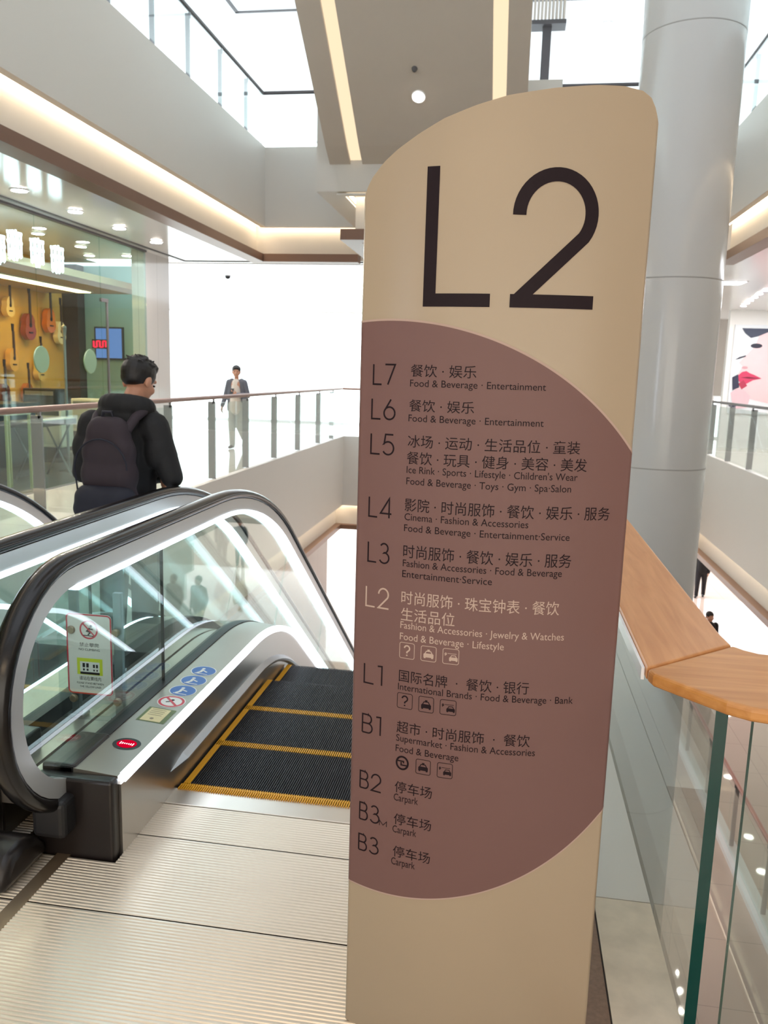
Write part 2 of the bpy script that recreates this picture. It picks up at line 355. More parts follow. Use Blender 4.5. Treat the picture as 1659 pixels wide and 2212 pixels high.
side_window(4, -OUT, YB, YEND, Z3, C3, 'long window added along the left side of the upper gallery to brighten it')  # both upper side windows are added to let in more daylight
side_window(5, OUT, YB, YEND, Z3, C3, 'long window added along the right side of the upper gallery to brighten it')
side_window(7, -OUT, 14.0, YEND, 0, C2, 'bright daylight window at the left of the far hall')
struct('wall_far_low', MB().box(0.5, OUT, 37.9, 38.1, Z1, -2.45), mat('warm grey end wall', (158, 148, 142), 0.6), 'pale end wall of the level below at right', 'wall')
window(3, -OUT, 0.5, 38, Z1, -2.45, 'bright daylight window at the far end of the lower level')
struct('wall_far', MB().box(5.45, OUT, 22.6, 22.8, 0, C2), M_wall, 'white wall beyond the right gallery carrying the beauty poster', 'wall')
struct('wall_left', MB().box(-4.95, -4.75, YB, 21.0, Z1, -2.46), tiles('brown stone shop wall', (150, 128, 110), (120, 100, 86), 0.35, 50, 0.95), 'brown stone wall along the left of the level below, seen through the escalator glass', 'wall')
# pier at the end of the music shop
struct('wall_pier', MB().box(-6.36, -6.14, 13.05, 14.05, 0, C2), M_marblewall, 'grey marble clad pier at the end of the music shop', 'wall')

# ------------------------------------------------------------------ landing of the escalators
def ridged(y0, y1, x0, x1, pitch=0.0135, h=0.003):
    mb = MB(); n = int((y1 - y0) / pitch); prof = []
    for i in range(n):
        y = y0 + i * (y1 - y0) / n; p = (y1 - y0) / n
        prof += [(y, 0), (y + p * 0.2, h), (y + p * 0.62, h), (y + p * 0.82, 0)]
    prof.append((y1, 0)); N = len(prof)
    v = [(x0, y, z) for y, z in prof] + [(x1, y, z) for y, z in prof]
    mb.add(v, [(i, N + i, N + i + 1, i + 1) for i in range(N - 1)])
    mb.add([(x0, y0, -0.05), (x1, y0, -0.05), (x1, y1, -0.05), (x0, y1, -0.05)], [(0, 1, 2, 3)])
    return mb
for (x0, x1, lab) in ((-1.42, 0.2, 'ridged beige metal landing plate in front of the near escalator'), (-3.32, -1.47, 'ridged beige metal landing plate in front of the left escalator')):
    cx = (x0 + x1) / 2
    t = thing('landing_plate', (cx, 2.0, 0), lab, 'landing plate')
    ridged(0.2 if x0 > -2 else 1.32, 2.10, x0, x1).build('ridged_panel', M_plate, t); ridged(2.105, 2.345, x0, x1).build('ridged_panel', M_plate, t); ridged(2.345, 2.520, x0 + 0.17, x1 - 0.16).build('ridged_panel', M_plate, t)
    ridged(2.525, 2.74, x0 + 0.16, x1 - 0.16).build('ridged_panel', M_plate, t)
    MB().box(x0 + 0.16, x1 - 0.16, 2.742, 2.855, -0.03, 0.004).build('comb_plate', M_combplate, t, bevel=0.002)
    MB().box(x0, x1, 2.1, 2.105, -0.03, -0.004).build('seam', M_seam, t); MB().box(x0 + 0.16, x1 - 0.16, 2.520, 2.525, -0.03, -0.004).build('seam', M_seam, t)
tag(MB().box(-1.47, -1.42, 1.3, 2.36, -0.02, 0.003).build('floor_strip', M_brass), 'brown metal floor strip between the two landing plates', 'floor strip')

# ------------------------------------------------------------------ escalators
YT = 3.88; RU = 1.27; RL = 2.6; A35 = radians(35); LI = 8.02
def esc_path(t0, t1, fine=True):
    """samples along the step line: list of (y, z, ny, nz); t is arc length, t=YT at the start of the upper bend"""
    S = []
    def P(t):
        if t <= YT: return (t, 0.0, 0.0, 1.0)
        s = t - YT
        if s <= RU * A35: a = s / RU; return (YT + RU * sin(a), -RU + RU * cos(a), sin(a), cos(a))
        s -= RU * A35; y0 = YT + RU * sin(A35); z0 = -RU + RU * cos(A35)
        if s <= LI: return (y0 + s * cos(A35), z0 - s * sin(A35), sin(A35), cos(A35))
        s -= LI; y1 = y0 + LI * cos(A35); z1 = z0 - LI * sin(A35)
        if s <= RL * A35: a = A35 - s / RL; return (y1 + RL * (sin(A35) - sin(a)), z1 - RL * (cos(a) - cos(A35)), sin(a), cos(a))
        s -= RL * A35; return (y1 + RL * sin(A35) + s, z1 - RL * (1 - cos(A35)), 0.0, 1.0)
    T = [t0]; 
    brk = [YT, YT + RU * A35, YT + RU * A35 + LI, YT + RU * A35 + LI + RL * A35]
    for i in range(1, 12): T.append(YT + RU * A35 * i / 12)
    for i in range(1, 12): T.append(brk[2] + RL * A35 * i / 12)
    T += brk + [t1]; T = sorted(x for x in T if t0 <= x <= t1)
    return [P(t) for t in T]
TEND = YT + RU * A35 + LI + RL * A35
def sweep(mb, prof, S, mi=0):
    """prof: closed polygon of (x, h)"""
    n = len(prof); v = [(x, y + ny * h, z + nz * h) for (y, z, ny, nz) in S for x, h in prof]
    f = [(i * n + k, i * n + (k + 1) % n, (i + 1) * n + (k + 1) % n, (i + 1) * n + k) for i in range(len(S) - 1) for k in range(n)]
    f += [tuple(range(n - 1, -1, -1)), tuple((len(S) - 1) * n + k for k in range(n))]
    return mb.add(v, f, mi)
def rectp(x0, x1, h0, h1): return [(x0, h0), (x1, h0), (x1, h1), (x0, h1)]
NY, NZ, NR = 2.47, 0.60, 0.42     # newel centre and handrail radius
def newel_S(zc=0.0, low=False):
    """half circle at the upper end, expressed as samples whose h is a radius"""
    return [(NY, NZ, -sin(a), cos(a)) for a in [pi * i / 20 for i in range(20, -1, -1)]]
def loop_sweep(mb, prof, inner=0.0):
    """profile (x, r) with r relative to the handrail line; newel half circle then along the path"""
    S = []
    for a in [pi * i / 22 for i in range(22, 0, -1)]:
        S.append((NY, NZ, -sin(a), cos(a), NR))
    for q in esc_path(NY, TEND + 0.9): S.append(q + (NZ + NR,))
    ye, ze = S[-1][0], S[-1][1]
    for i in range(1, 23):
        a = pi * i / 22; S.append((ye, ze + NZ, sin(a), cos(a), NR))
    n = len(prof); v = [(x, y + ny * (b + r), z + nz * (b + r)) for (y, z, ny, nz, b) in S for x, r in prof]
    f = [(i * n + k, i * n + (k + 1) % n, (i + 1) * n + (k + 1) % n, (i + 1) * n + k) for i in range(len(S) - 1) for k in range(n)]
    f += [tuple(range(n - 1, -1, -1)), tuple((len(S) - 1) * n + k for k in range(n))]
    return mb.add(v, f)
def rail_prof(x, w, h):
    return [(x + w * cos(a) * (1 if abs(cos(a)) < .9 else 1), h * sin(a)) for a in [2 * pi * k / 14 for k in range(14)]]
NSTEP = 28
def build_escalator(xc, label, first):
    E = thing('escalator', (xc, 2.8, 0), label, 'escalator')
    # handrails, profiles, glass for both sides
    for sd in (-1, 1):
        xg = xc + sd * 0.71; xs = xc + sd * 0.505; s = sd
        hr = loop_sweep(MB(), rail_prof(xg, 0.042, 0.026)).build('handrail', M_rubber, E, smooth=60)
        loop_sweep(MB(), rectp(xg - 0.028, xg + 0.028, -0.085, -0.022)).build('guide_profile', M_alu_l, E, smooth=40)
        S = esc_path(NY, TEND + 0.9)
        sweep(MB(), rectp(xg - 0.033, xg + 0.033, NZ + NR - 0.106, NZ + NR - 0.086), S).build('light_strip', M_led_in, E, smooth=40)
        # glass: newel panel then plain panels
        g = MB(); R = NR - 0.087
        poly = [(NY + (3.2 - NY), 0.28), (NY, 0.28)] + [(NY - R * sin(a), NZ + R * cos(a)) for a in [pi * i / 20 for i in range(19, -1, -1)] if NZ + R * cos(a) > 0.2] + [(3.2, NZ + R)]
        g.prism(poly, lambda u, v, ww: (ww, u, v), xg - 0.006, xg + 0.006); g.build('glass_panel', M_glass_e, E)
        cuts = [3.206, 4.75, 6.1, 7.45, 8.8, 10.1, 11.4, 12.7, TEND + 0.9]
        for a, b in zip(cuts, cuts[1:]):
            sweep(MB(), rectp(xg - 0.006, xg + 0.006, 0.28, NZ + NR - 0.087), esc_path(a, b - 0.006)).build('glass_panel', M_glass_e, E)
        MB().box(xg - 0.0065, xg + 0.0065, 3.2005, 3.2055, 0.29, NZ + NR - 0.088).build('joint_seal', M_seal, E)
        # inner deck, skirt with light strip, brush guard
        Sd = esc_path(2.40, TEND + 1.2)
        def mir(pr): return pr if sd < 0 else [(2 * xc - x, h) for x, h in pr]
        xa = xc - 0.505; xgl = xc - 0.71
        sweep(MB(), mir([(xgl + 0.03, 0.24), (xa - 0.012, 0.24), (xa - 0.012, 0.288), (xgl + 0.03, 0.300)]), Sd).build('deck', M_steel_d, E, smooth=40)
        sweep(MB(), mir([(xgl - 0.03, 0.24), (xgl + 0.03, 0.24), (xgl + 0.03, 0.304), (xgl + 0.012, 0.306), (xgl - 0.012, 0.306), (xgl - 0.03, 0.304)]), Sd).build('glass_seal', M_seal, E, smooth=40)
        sweep(MB(), mir(rectp(xa - 0.014, xa + 0.006, 0.259, 0.289)), esc_path(2.42, TEND + 1.1)).build('skirt_light', M_led, E, smooth=40)
        sweep(MB(), mir(rectp(xa - 0.012, xa, -0.06, 0.259)), Sd).build('skirt_panel', M_steel, E, smooth=40)
        q = sweep(MB(), mir([(xa, 0.085), (xa + 0.022, 0.092), (xa + 0.026, 0.105), (xa, 0.125)]), esc_path(2.92, TEND - 0.1))
        q.add([(xa if sd < 0 else 2 * xc - xa, 2.80, 0.1)] + [(x, 2.92, h) for x, h in mir([(xa, 0.085), (xa + 0.022, 0.092), (xa + 0.026, 0.105), (xa, 0.125)])], [(0, 1, 2), (0, 2, 3), (0, 3, 4), (0, 4, 1)])
        q.build('skirt_guard', M_alu, E, smooth=40)
        # black newel base with rounded corners and handrail inlet
        b = MB(); x0, x1 = sorted((xc + sd * 0.515, xc + sd * 0.80))
        b.box(x0, x1, 2.355, 2.405, -0.03, 0.287); x0, x1 = sorted((xc + sd * 0.675, xc + sd * 0.80)); b.box(x0, x1, 2.40, 2.66, -0.03, 0.310)
        nb = b.build('newel_base', M_plastic, E, bevel=0.012)
        MB().box(xg - 0.06, xg + 0.06, 2.28, 2.37, 0.10, 0.235).build('handrail_inlet', M_seal, nb, bevel=0.02)
        # outer deck and side cladding
        xo = xc - 0.76
        sweep(MB(), mir(rectp(xgl - 0.160, xgl - 0.03, 0.14, 0.24)), Sd).build('outer_deck', M_steel_d, E, smooth=40)
        sweep(MB(), mir(rectp(xgl - 0.160, xgl - 0.140, -0.95, 0.14)), esc_path(2.9, TEND + 0.6)).build('side_cladding', M_clad, E, smooth=40)
    sweep(MB(), rectp(xc - 0.86, xc + 0.86, -0.98, -0.95), esc_path(2.9, TEND + 0.6)).build('truss_cladding', M_clad, E, smooth=40)
    # steps
    def ribs(mb, x0, x1, y0, y1, z0, z1, pitch=0.0092):
        n = int((x1 - x0) / pitch)
        for i in range(n):
            a = x0 + i * (x1 - x0) / n; mb.box(a, a + pitch * 0.52, y0, y1, z0, z1)
    sm = MB(); sm.box(-0.495, 0.495, 0.0, 0.398, -0.03, -0.008); ribs(sm, -0.495, 0.495, 0.0, 0.398, -0.008, 0.0)
    n = 40
    for i in range(n): sm.box(-0.495 + i * 0.99 / n, -0.495 + (i + 0.55) * 0.99 / n, 0.385, 0.398, -0.25, -0.03)
    sm.box(-0.495, 0.495, 0.36, 0.39, -0.25, -0.03)
    ym = MB(); ribs(ym, -0.495, 0.495, -0.0005, 0.044, -0.0079, 0.0008); ym.box(-0.495, -0.468, 0.044, 0.398, -0.009, 0.0012); ym.box(0.468, 0.495, 0.044, 0.398, -0.009, 0.0012)
    s0 = sm.build('step', M_step, E); y0 = ym.build('yellow_border', M_yellow, s0)
    base_s = s0.location.copy(); base_y = y0.location.copy()
    for k in range(NSTEP):
        yb = 2.862 + 0.4 * k
        # height of the path at the tread centre
        S = esc_path(2.0, TEND + 2.5); yc = yb + 0.2; z = 0
        for q, r in zip(S, S[1:]):
            if q[0] <= yc <= r[0]: z = q[1] + (r[1] - q[1]) * (yc - q[0]) / max(1e-6, r[0] - q[0])
        if k == 0: o, y = s0, y0
        else:
            o = s0.copy(); y = y0.copy(); COL.objects.link(o); COL.objects.link(y); o.parent = E; y.parent = o
        o.location = base_s + Vector((xc, yb, z)); y.location = base_y
    # combs
    cm = MB(); ribs(cm, xc - 0.495, xc + 0.495, 2.845, 2.885, 0.0005, 0.009); cm.build('comb', M_yellow, E)
    return E
e1 = build_escalator(-0.745, 'near escalator going down behind the directory sign, with lit handrails and stickers', True)
e2 = build_escalator(-2.50, 'second escalator left of the near one, with the backpack man riding it', False)

# stickers and plates on the near left deck ------------------------------------
def deck_pt(x, y, lift=0.0):
    """a point on the flat left inner deck of the near escalator"""
    xa, xgl = -1.262, -1.425
    h = 0.288 + (xa - x) / (xa - xgl) * 0.012
    return Vector((x, y, h + lift + 0.0006))
DXV = (deck_pt(-1.40, 3) - deck_pt(-1.28, 3)).normalized() * -1
def deck_disc(mb, x, y, rx, ry, lift, mi=0, a0=0, a1=360, hole=0.0):
    n = 40; v = [deck_pt(x + rx * cos(radians(a0 + (a1 - a0) * k / n)), y + ry * sin(radians(a0 + (a1 - a0) * k / n)), lift) for k in range(n + 1)]
    if hole:
        v += [deck_pt(x + rx * hole * cos(radians(a0 + (a1 - a0) * k / n)), y + ry * hole * sin(radians(a0 + (a1 - a0) * k / n)), lift) for k in range(n + 1)]
        mb.add(v, [(k, k + 1, n + 2 + k, n + 1 + k) for k in range(n)], mi)
    else: mb.add(v[:-1], [tuple(range(n))], mi)
    return mb
def deck_ribbon(mb, pts, wd, lift, mi=0):
    v, f = ribbon(pts, wd); mb.add([deck_pt(a, b, lift) for a, b in v], f, mi)
M_blue = mat('blue sticker ink', (40, 92, 168), 0.4); M_stick = mat('white sticker', (224, 220, 216), 0.4); M_redink = mat('red sticker ink', (196, 40, 62), 0.4)
M_labely = mat('yellowish label plate', (216, 198, 150), 0.4, var=0.1, scale=40); M_greenink = mat('olive ink', (96, 108, 66), 0.5)
for k, y in enumerate((3.02, 3.14, 3.26, 3.38)):
    x = -1.338
    m = MB(); deck_disc(m, x, y, 0.058, 0.058, 0.0, 0); deck_disc(m, x, y, 0.054, 0.054, 0.0004, 1, hole=0.80 if k == 0 else 0.0)
    if k == 0:
        deck_ribbon(m, [(x - 0.036, y + 0.036), (x + 0.036, y - 0.036)], 0.011, 0.0006, 1)
        deck_disc(m, x, y + 0.014, 0.008, 0.008, 0.0005, 2); deck_ribbon(m, [(x - 0.02, y - 0.012), (x, y + 0.002), (x + 0.02, y - 0.02)], 0.008, 0.0005, 2)
        mats = [M_stick, M_redink, M_ink]
    else:
        deck_disc(m, x - 0.008, y + 0.024, 0.008, 0.008, 0.0008, 0); deck_ribbon(m, [(x - 0.008, y + 0.014), (x - 0.008, y - 0.012), (x - 0.02, y - 0.034)], 0.012, 0.0008, 0)
        deck_ribbon(m, [(x - 0.008, y + 0.008), (x + 0.02, y - 0.004 * k)], 0.008, 0.0008, 0); deck_ribbon(m, [(x - 0.03, y - 0.036), (x + 0.03, y - 0.036)], 0.006, 0.0008, 0)
        mats = [M_stick, M_blue]
    o = m.build('sticker', mats, e1); o['label'] = 'red ringed prohibition sticker' if k == 0 else 'blue round instruction sticker'
m = MB(); m.add([deck_pt(-1.398, 2.815), deck_pt(-1.282, 2.815), deck_pt(-1.282, 2.945), deck_pt(-1.398, 2.945)], [(0, 1, 2, 3)], 0)
m.add([deck_pt(-1.386, 2.822, 0.0006), deck_pt(-1.302, 2.822, 0.0006), deck_pt(-1.302, 2.938, 0.0006), deck_pt(-1.386, 2.938, 0.0006)], [(0, 1, 2, 3)], 1)
for i in range(4): deck_ribbon(m, [(-1.376, 2.925 - i * 0.016), (-1.318, 2.925 - i * 0.016)], 0.004, 0.0010, 2)
deck_disc(m, -1.345, 2.845, 0.008, 0.008, 0.001, 2)
m.build('label_plate', [M_greenink, M_labely, M_brass], e1)['label'] = 'yellowish certificate plate on the deck'
m = MB(); deck_disc(m, -1.338, 2.62, 0.052, 0.046, 0.0, 0); deck_disc(m, -1.338, 2.62, 0.037, 0.031, 0.0006, 1)
hs = [0.013, 0.009, 0.006, 0.006, 0.006, 0.009, 0.013]
for i, h in enumerate(hs):
    x = -1.338 - 0.024 + i * 0.008; deck_ribbon(m, [(x, 2.62 - h * 0.7), (x, 2.62 + h * 0.7)], 0.0034, 0.001, 2)
m.build('indicator', [M_seal, M_redglow, emit('indicator letters', (255, 235, 240), 2.0)], e1)['label'] = 'red lit oval indicator'

# anti climb barrier between the escalators ---------------------------------------
B = thing('climb_barrier', (-1.615, 2.9, 0.2), 'clear acrylic anti climb panel with red bordered notice between the escalators', 'barrier')
def rrect(x0, x1, z0, z1, r, n=6):
    P = []
    for cx, cz, a in ((x1 - r, z1 - r, 0), (x0 + r, z1 - r, 90), (x0 + r, z0 + r, 180), (x1 - r, z0 + r, 270)):
        P += [(cx + r * cos(radians(a + 90 * i / n)), cz + r * sin(radians(a + 90 * i / n))) for i in range(n + 1)]
    return P
MB().prism(rrect(-1.766, -1.474, 0.24, 0.90, 0.012), lambda u, v, ww: (u, ww, v), 2.892, 2.900).build('acrylic_panel', M_acryl, B)
for x in (-1.70, -1.51):
    p = MB().box(x - 0.018, x + 0.018, 2.903, 2.925, 0.245, 0.78); p.box(x - 0.035, x + 0.035, 2.895, 2.95, 0.241, 0.256); p.build('post', M_post, B, bevel=0.003)
for (x, z) in ((-1.70, 0.62), (-1.51, 0.62), (-1.51, 0.33), (-1.70, 0.33)):
    MB().lathe([(0.017, 0), (0.017, 0.008), (0.013, 0.013)], (x, 2.892, z), 20, ax=((1, 0, 0), (0, 0, 1), (0, -1, 0))).build('screw_cap', M_brass, B, smooth=40)
def flat(mb, v, f, y, mi): mb.add([(a, y, b) for a, b in v], f, mi)
nt_ = MB(); yy = 2.8885
pl = rrect(-1.722, -1.528, 0.352, 0.690, 0.018)
nt_.prism(pl, lambda u, v, ww: (u, ww, v), yy, yy + 0.003, 0)
pb = rrect(-1.719, -1.531, 0.355, 0.687, 0.016); v, f = ribbon(pb + [pb[0]], 0.006, closed=True); flat(nt_, v, f, yy - 0.0006, 1)
cxn, czn = -1.625, 0.625
v, f = ribbon(arc(cxn, czn, 0.036, 0.036, 0, 360, 40), 0.007, closed=True); flat(nt_, v, f, yy - 0.0006, 1)
v, f = ribbon([(cxn - 0.026, czn + 0.026), (cxn + 0.026, czn - 0.026)], 0.006); flat(nt_, v, f, yy - 0.0009, 1)
for pts, wd in (([(cxn + 0.004, czn + 0.008), (cxn - 0.008, czn - 0.006), (cxn + 0.008, czn - 0.010), (cxn - 0.004, czn - 0.022)], 0.006), ([(cxn - 0.026, czn - 0.024), (cxn + 0.02, czn - 0.026)], 0.004), ([(cxn + 0.002, czn + 0.004), (cxn + 0.018, czn + 0.002)], 0.005)):
    v, f = ribbon(pts, wd); flat(nt_, v, f, yy - 0.0006, 2)
v, f = ribbon(arc(cxn + 0.010, czn + 0.016, 0.003, 0.003, 0, 360, 12), 0.005, closed=True); flat(nt_, v, f, yy - 0.0006, 2)
def put_text(mb, s, x0, x1, z, h, y, mi, cap=0.69, cn=False):
    v, f = text2d(s); a = min(p[0] for p in v); b = max(p[0] for p in v); lo = min(p[1] for p in v) if cn else 0; hi = max(p[1] for p in v) if cn else cap
    flat(mb, [(x0 + (p[0] - a) / (b - a) * (x1 - x0), z + (p[1] - lo) / (hi - lo) * h) for p in v], f, y, mi)
put_text(nt_, '禁止攀爬', cxn - 0.042, cxn + 0.042, 0.553, 0.017, yy - 0.0006, 2, cn=True)
put_text(nt_, 'NO CLIMBING', cxn - 0.045, cxn + 0.045, 0.537, 0.009, yy - 0.0006, 2)
v, f = ribbon([(cxn - 0.055, 0.470), (cxn + 0.055, 0.470)], 0.070); flat(nt_, v, f, yy - 0.0006, 3)
v, f = ribbon([(cxn - 0.042, 0.464), (cxn + 0.042, 0.464)], 0.052); flat(nt_, v, f, yy - 0.0008, 0)
v, f = ribbon([(cxn - 0.042, 0.442), (cxn + 0.042, 0.442)], 0.010); flat(nt_, v, f, yy - 0.0010, 2)
for fx, sc in ((-0.026, 1.0), (-0.010, 1.0), (0.018, 0.8), (0.031, 0.8)):
    v, f = ribbon([(cxn + fx, 0.466), (cxn + fx, 0.466 + 0.018 * sc)], 0.011 * sc); flat(nt_, v, f, yy - 0.0010, 2)
    v, f = ribbon([(cxn + fx, 0.452), (cxn + fx, 0.452 + 0.009 * sc)], 0.008 * sc); flat(nt_, v, f, yy - 0.0010, 2)
put_text(nt_, '请站在黄线内', cxn - 0.047, cxn + 0.047, 0.411, 0.017, yy - 0.0006, 2, cn=True)
put_text(nt_, 'PLEASE STAND BETWEEN', cxn - 0.058, cxn + 0.058, 0.395, 0.008, yy - 0.0006, 2)
put_text(nt_, 'THE YELLOW LINES', cxn - 0.046, cxn + 0.046, 0.380, 0.008, yy - 0.0006, 2)
M_lime = mat('lime yellow ink', (206, 214, 40), 0.4)
nt_.build('notice', [M_stick, M_redink, M_ink, M_lime], B)['label'] = 'white notice with red border: no climbing'
# black floor bumper in front of the newel
t = MB(); pr = [(0.0, 0.0), (0.26, 0.0), (0.25, 0.05), (0.20, 0.10), (0.12, 0.125), (0.05, 0.11), (0.01, 0.06)]
t.prism(pr, lambda u, v, ww: (-1.50 - ww, 2.10 + u, v), 0.0, 0.40)
tag(t.build('floor_bumper', M_plastic, bevel=0.03, smooth=50), 'black rounded rubber bumper on the floor by the newel', 'bumper')

# ------------------------------------------------------------------ directory sign
SR, SX, SY = 0.82, -0.04, 1.77
def surf(u, z, lift=0.0):
    if abs(u) > 0.302 and lift > 0:      # wraps round the rounded side edge
        sg = 1 if u > 0 else -1; e = surf(0.302 * sg, z); t = -pi / 2 + min(1.0, (abs(u) - 0.302) / 0.016) * pi / 2
        return Vector((e.x + sg * (0.010 + lift) * cos(t), e.y + 0.012 + (0.012 + lift) * sin(t), z))
    a = u / SR; n = Vector((sin(a), -cos(a), 0)); return Vector((SX, SY + SR, z)) + n * (SR + lift)
TOPC = [(-0.330, 2.00), (-0.314, 2.030), (-0.309, 2.055), (-0.298, 2.082), (-0.265, 2.117), (-0.232, 2.141), (-0.185, 2.168), (-0.132, 2.194), (-0.066, 2.216), (0.0, 2.233), (0.091, 2.246), (0.175, 2.254), (0.232, 2.255), (0.273, 2.249), (0.294, 2.236), (0.302, 2.220), (0.309, 2.19), (0.33, 2.15)]
def topz(u):
    for (a, za), (b, zb) in zip(TOPC, TOPC[1:]):
        if a <= u <= b: return za + (zb - za) * (u - a) / (b - a)
    return TOPC[0][1] if u < TOPC[0][0] else TOPC[-1][1]
SIGN = thing('directory_sign', (SX, SY + 0.06, 0), 'tall curved beige floor directory with large L2 and mauve disc of shop lists', 'sign')
loop = []
US = [-0.302 + 0.604 * i / 60 for i in range(61)]
for u in US: loop.append((surf(u, 0), topz(u)))
pe = surf(0.302, 0); pb_ = surf(-0.302, 0); ymid = pe.y + 0.012
for i in range(1, 8):
    a = -pi / 2 + pi * i / 8; loop.append((Vector((pe.x + 0.010 * cos(a), ymid + 0.012 * sin(a), 0)), topz(0.302 + 0.007 * cos(a))))
back = []
for u in reversed(US):
    p = surf(u, 0); q = Vector((p.x, 2 * ymid - p.y, 0)); loop.append((q, topz(u)))
for i in range(1, 8):
    a = pi / 2 + pi * i / 8; loop.append((Vector((pb_.x + 0.010 * cos(a), ymid + 0.012 * sin(a), 0)), topz(-0.302 + 0.010 * cos(a))))
n = len(loop); mb = MB()
v = [(p.x, p.y, 0.003) for p, t in loop] + [(p.x, p.y, t) for p, t in loop]
mb.add(v, [(i, (i + 1) % n, n + (i + 1) % n, n + i) for i in range(n)])
# top cap: strips between front and matching back points
m_ = len(US)
for i in range(m_ - 1):
    a, b = i, i + 1; c = m_ + 7 + (m_ - 1 - i - 1); d = m_ + 7 + (m_ - 1 - i)
    mb.f.append((n + a, n + b, n + c, n + d)); mb.m.append(0)
mb.f.append(tuple(n + i for i in range(m_ - 1, m_ + 8))); mb.m.append(0)
mb.f.append(tuple([n + i for i in range(2 * m_ + 6, n)] + [n])); mb.m.append(0)
mb.build('sign_body', M_beige, SIGN, smooth=35)
# mauve disc clipped by the panel edges
DC, DZ, DR = -0.237, 1.094, 0.693
mb = MB(); rows = []
UU = [-0.318 + 0.016 * i / 5 for i in range(5)] + [-0.302 + 0.604 * i / 70 for i in range(71)] + [0.302 + 0.016 * i / 5 for i in range(1, 6)]
for i, u in enumerate(UU):
    hh = math.sqrt(DR * DR - (u - DC) ** 2); mb.v += [tuple(surf(u, DZ - hh, 0.0005)), tuple(surf(u, DZ, 0.0005)), tuple(surf(u, DZ + hh, 0.0005))]
for i in range(80):
    for k in (0, 1): mb.f.append((3 * i + k, 3 * i + 3 + k, 3 * i + 4 + k, 3 * i + 1 + k)); mb.m.append(0)
disc = mb.build('disc_panel', M_mauve, SIGN, smooth=180); disc['label'] = 'mauve printed disc with the floor list'
def sign_mesh(parts, lift):
    mb = MB()
    for v, f in parts: mb.add([surf(a, b, lift) for a, b in v], f)
    return mb
up = [(u, DZ + math.sqrt(DR * DR - (u - DC) ** 2)) for u in UU]; dn = [(u, DZ - math.sqrt(DR * DR - (u - DC) ** 2)) for u in UU]
sign_mesh([ribbon(up, 0.0045)], 0.0008).build('disc_outline', M_pink, SIGN); sign_mesh([ribbon(dn, 0.0035)], 0.0008).build('disc_outline', M_pink, SIGN)
# large L2
big = [ribbon([(-0.150, 2.101), (-0.150, 1.8285), (-0.019, 1.8285)], 0.0275)]
big.append(ribbon(arc(0.108, 2.004, 0.0745, 0.0775, 182, -36, 30) + [(0.0365, 1.829)], 0.0275))
big.append(ribbon([(0.0225, 1.8285), (0.197, 1.8285)], 0.0275))
sign_mesh(big, 0.0010).build('level_number', M_ink, SIGN)['label'] = 'large dark L2 at the top of the sign'
# thin stroke letters for the floor codes
GL = {'L': (0.52, [[(0, 1), (0, 0), (1, 0)]]),
      '7': (0.60, [[(0, 1), (1, 1), (0.30, 0)]]),
      '6': (0.62, [arc(0.5, 0.31, 0.5, 0.31, 0, 360, 24), [(0.62, 1.0), (0.07, 0.46)]]),
      '5': (0.60, [[(0.92, 1), (0.2, 1), (0.08, 0.53)] + arc(0.46, 0.32, 0.52, 0.32, 140, -150, 22)]),
      '4': (0.66, [[(1, 0.22), (0, 0.22), (0.78, 1.0), (0.78, 0)]]),
      '3': (0.58, [arc(0.46, 0.76, 0.40, 0.24, 150, -90, 16) + arc(0.48, 0.27, 0.5, 0.27, 88, -155, 18)]),
      '2': (0.60, [arc(0.48, 0.70, 0.46, 0.30, 178, -32, 18) + [(0.02, 0.0), (1.0, 0.0)]]),
      '1': (0.24, [[(0, 0.98), (0.95, 1.0), (0.95, 0)]]),
      'B': (0.52, [[(0, 0), (0, 1), (0.55, 1)] + arc(0.55, 0.76, 0.36, 0.24, 90, -90, 12) + [(0, 0.52)], [(0.55, 0.52)] + arc(0.58, 0.26, 0.42, 0.26, 90, -90, 14) + [(0, 0)]]),
      'M': (0.8, [[(0, 0), (0, 1), (0.5, 0.2), (1, 1), (1, 0)]])}
def code(s, u0, u1, z, h, wd):
    tot = sum(GL[c][0] for c in s) + 0.20 * (len(s) - 1); k = (u1 - u0) / tot; x = u0; P = []
    for c in s:
        for st in GL[c][1]: P.append(ribbon([(x + a * GL[c][0] * k, z + b * h) for a, b in st], wd, 0.01))
        x += (GL[c][0] + 0.20) * k
    return P
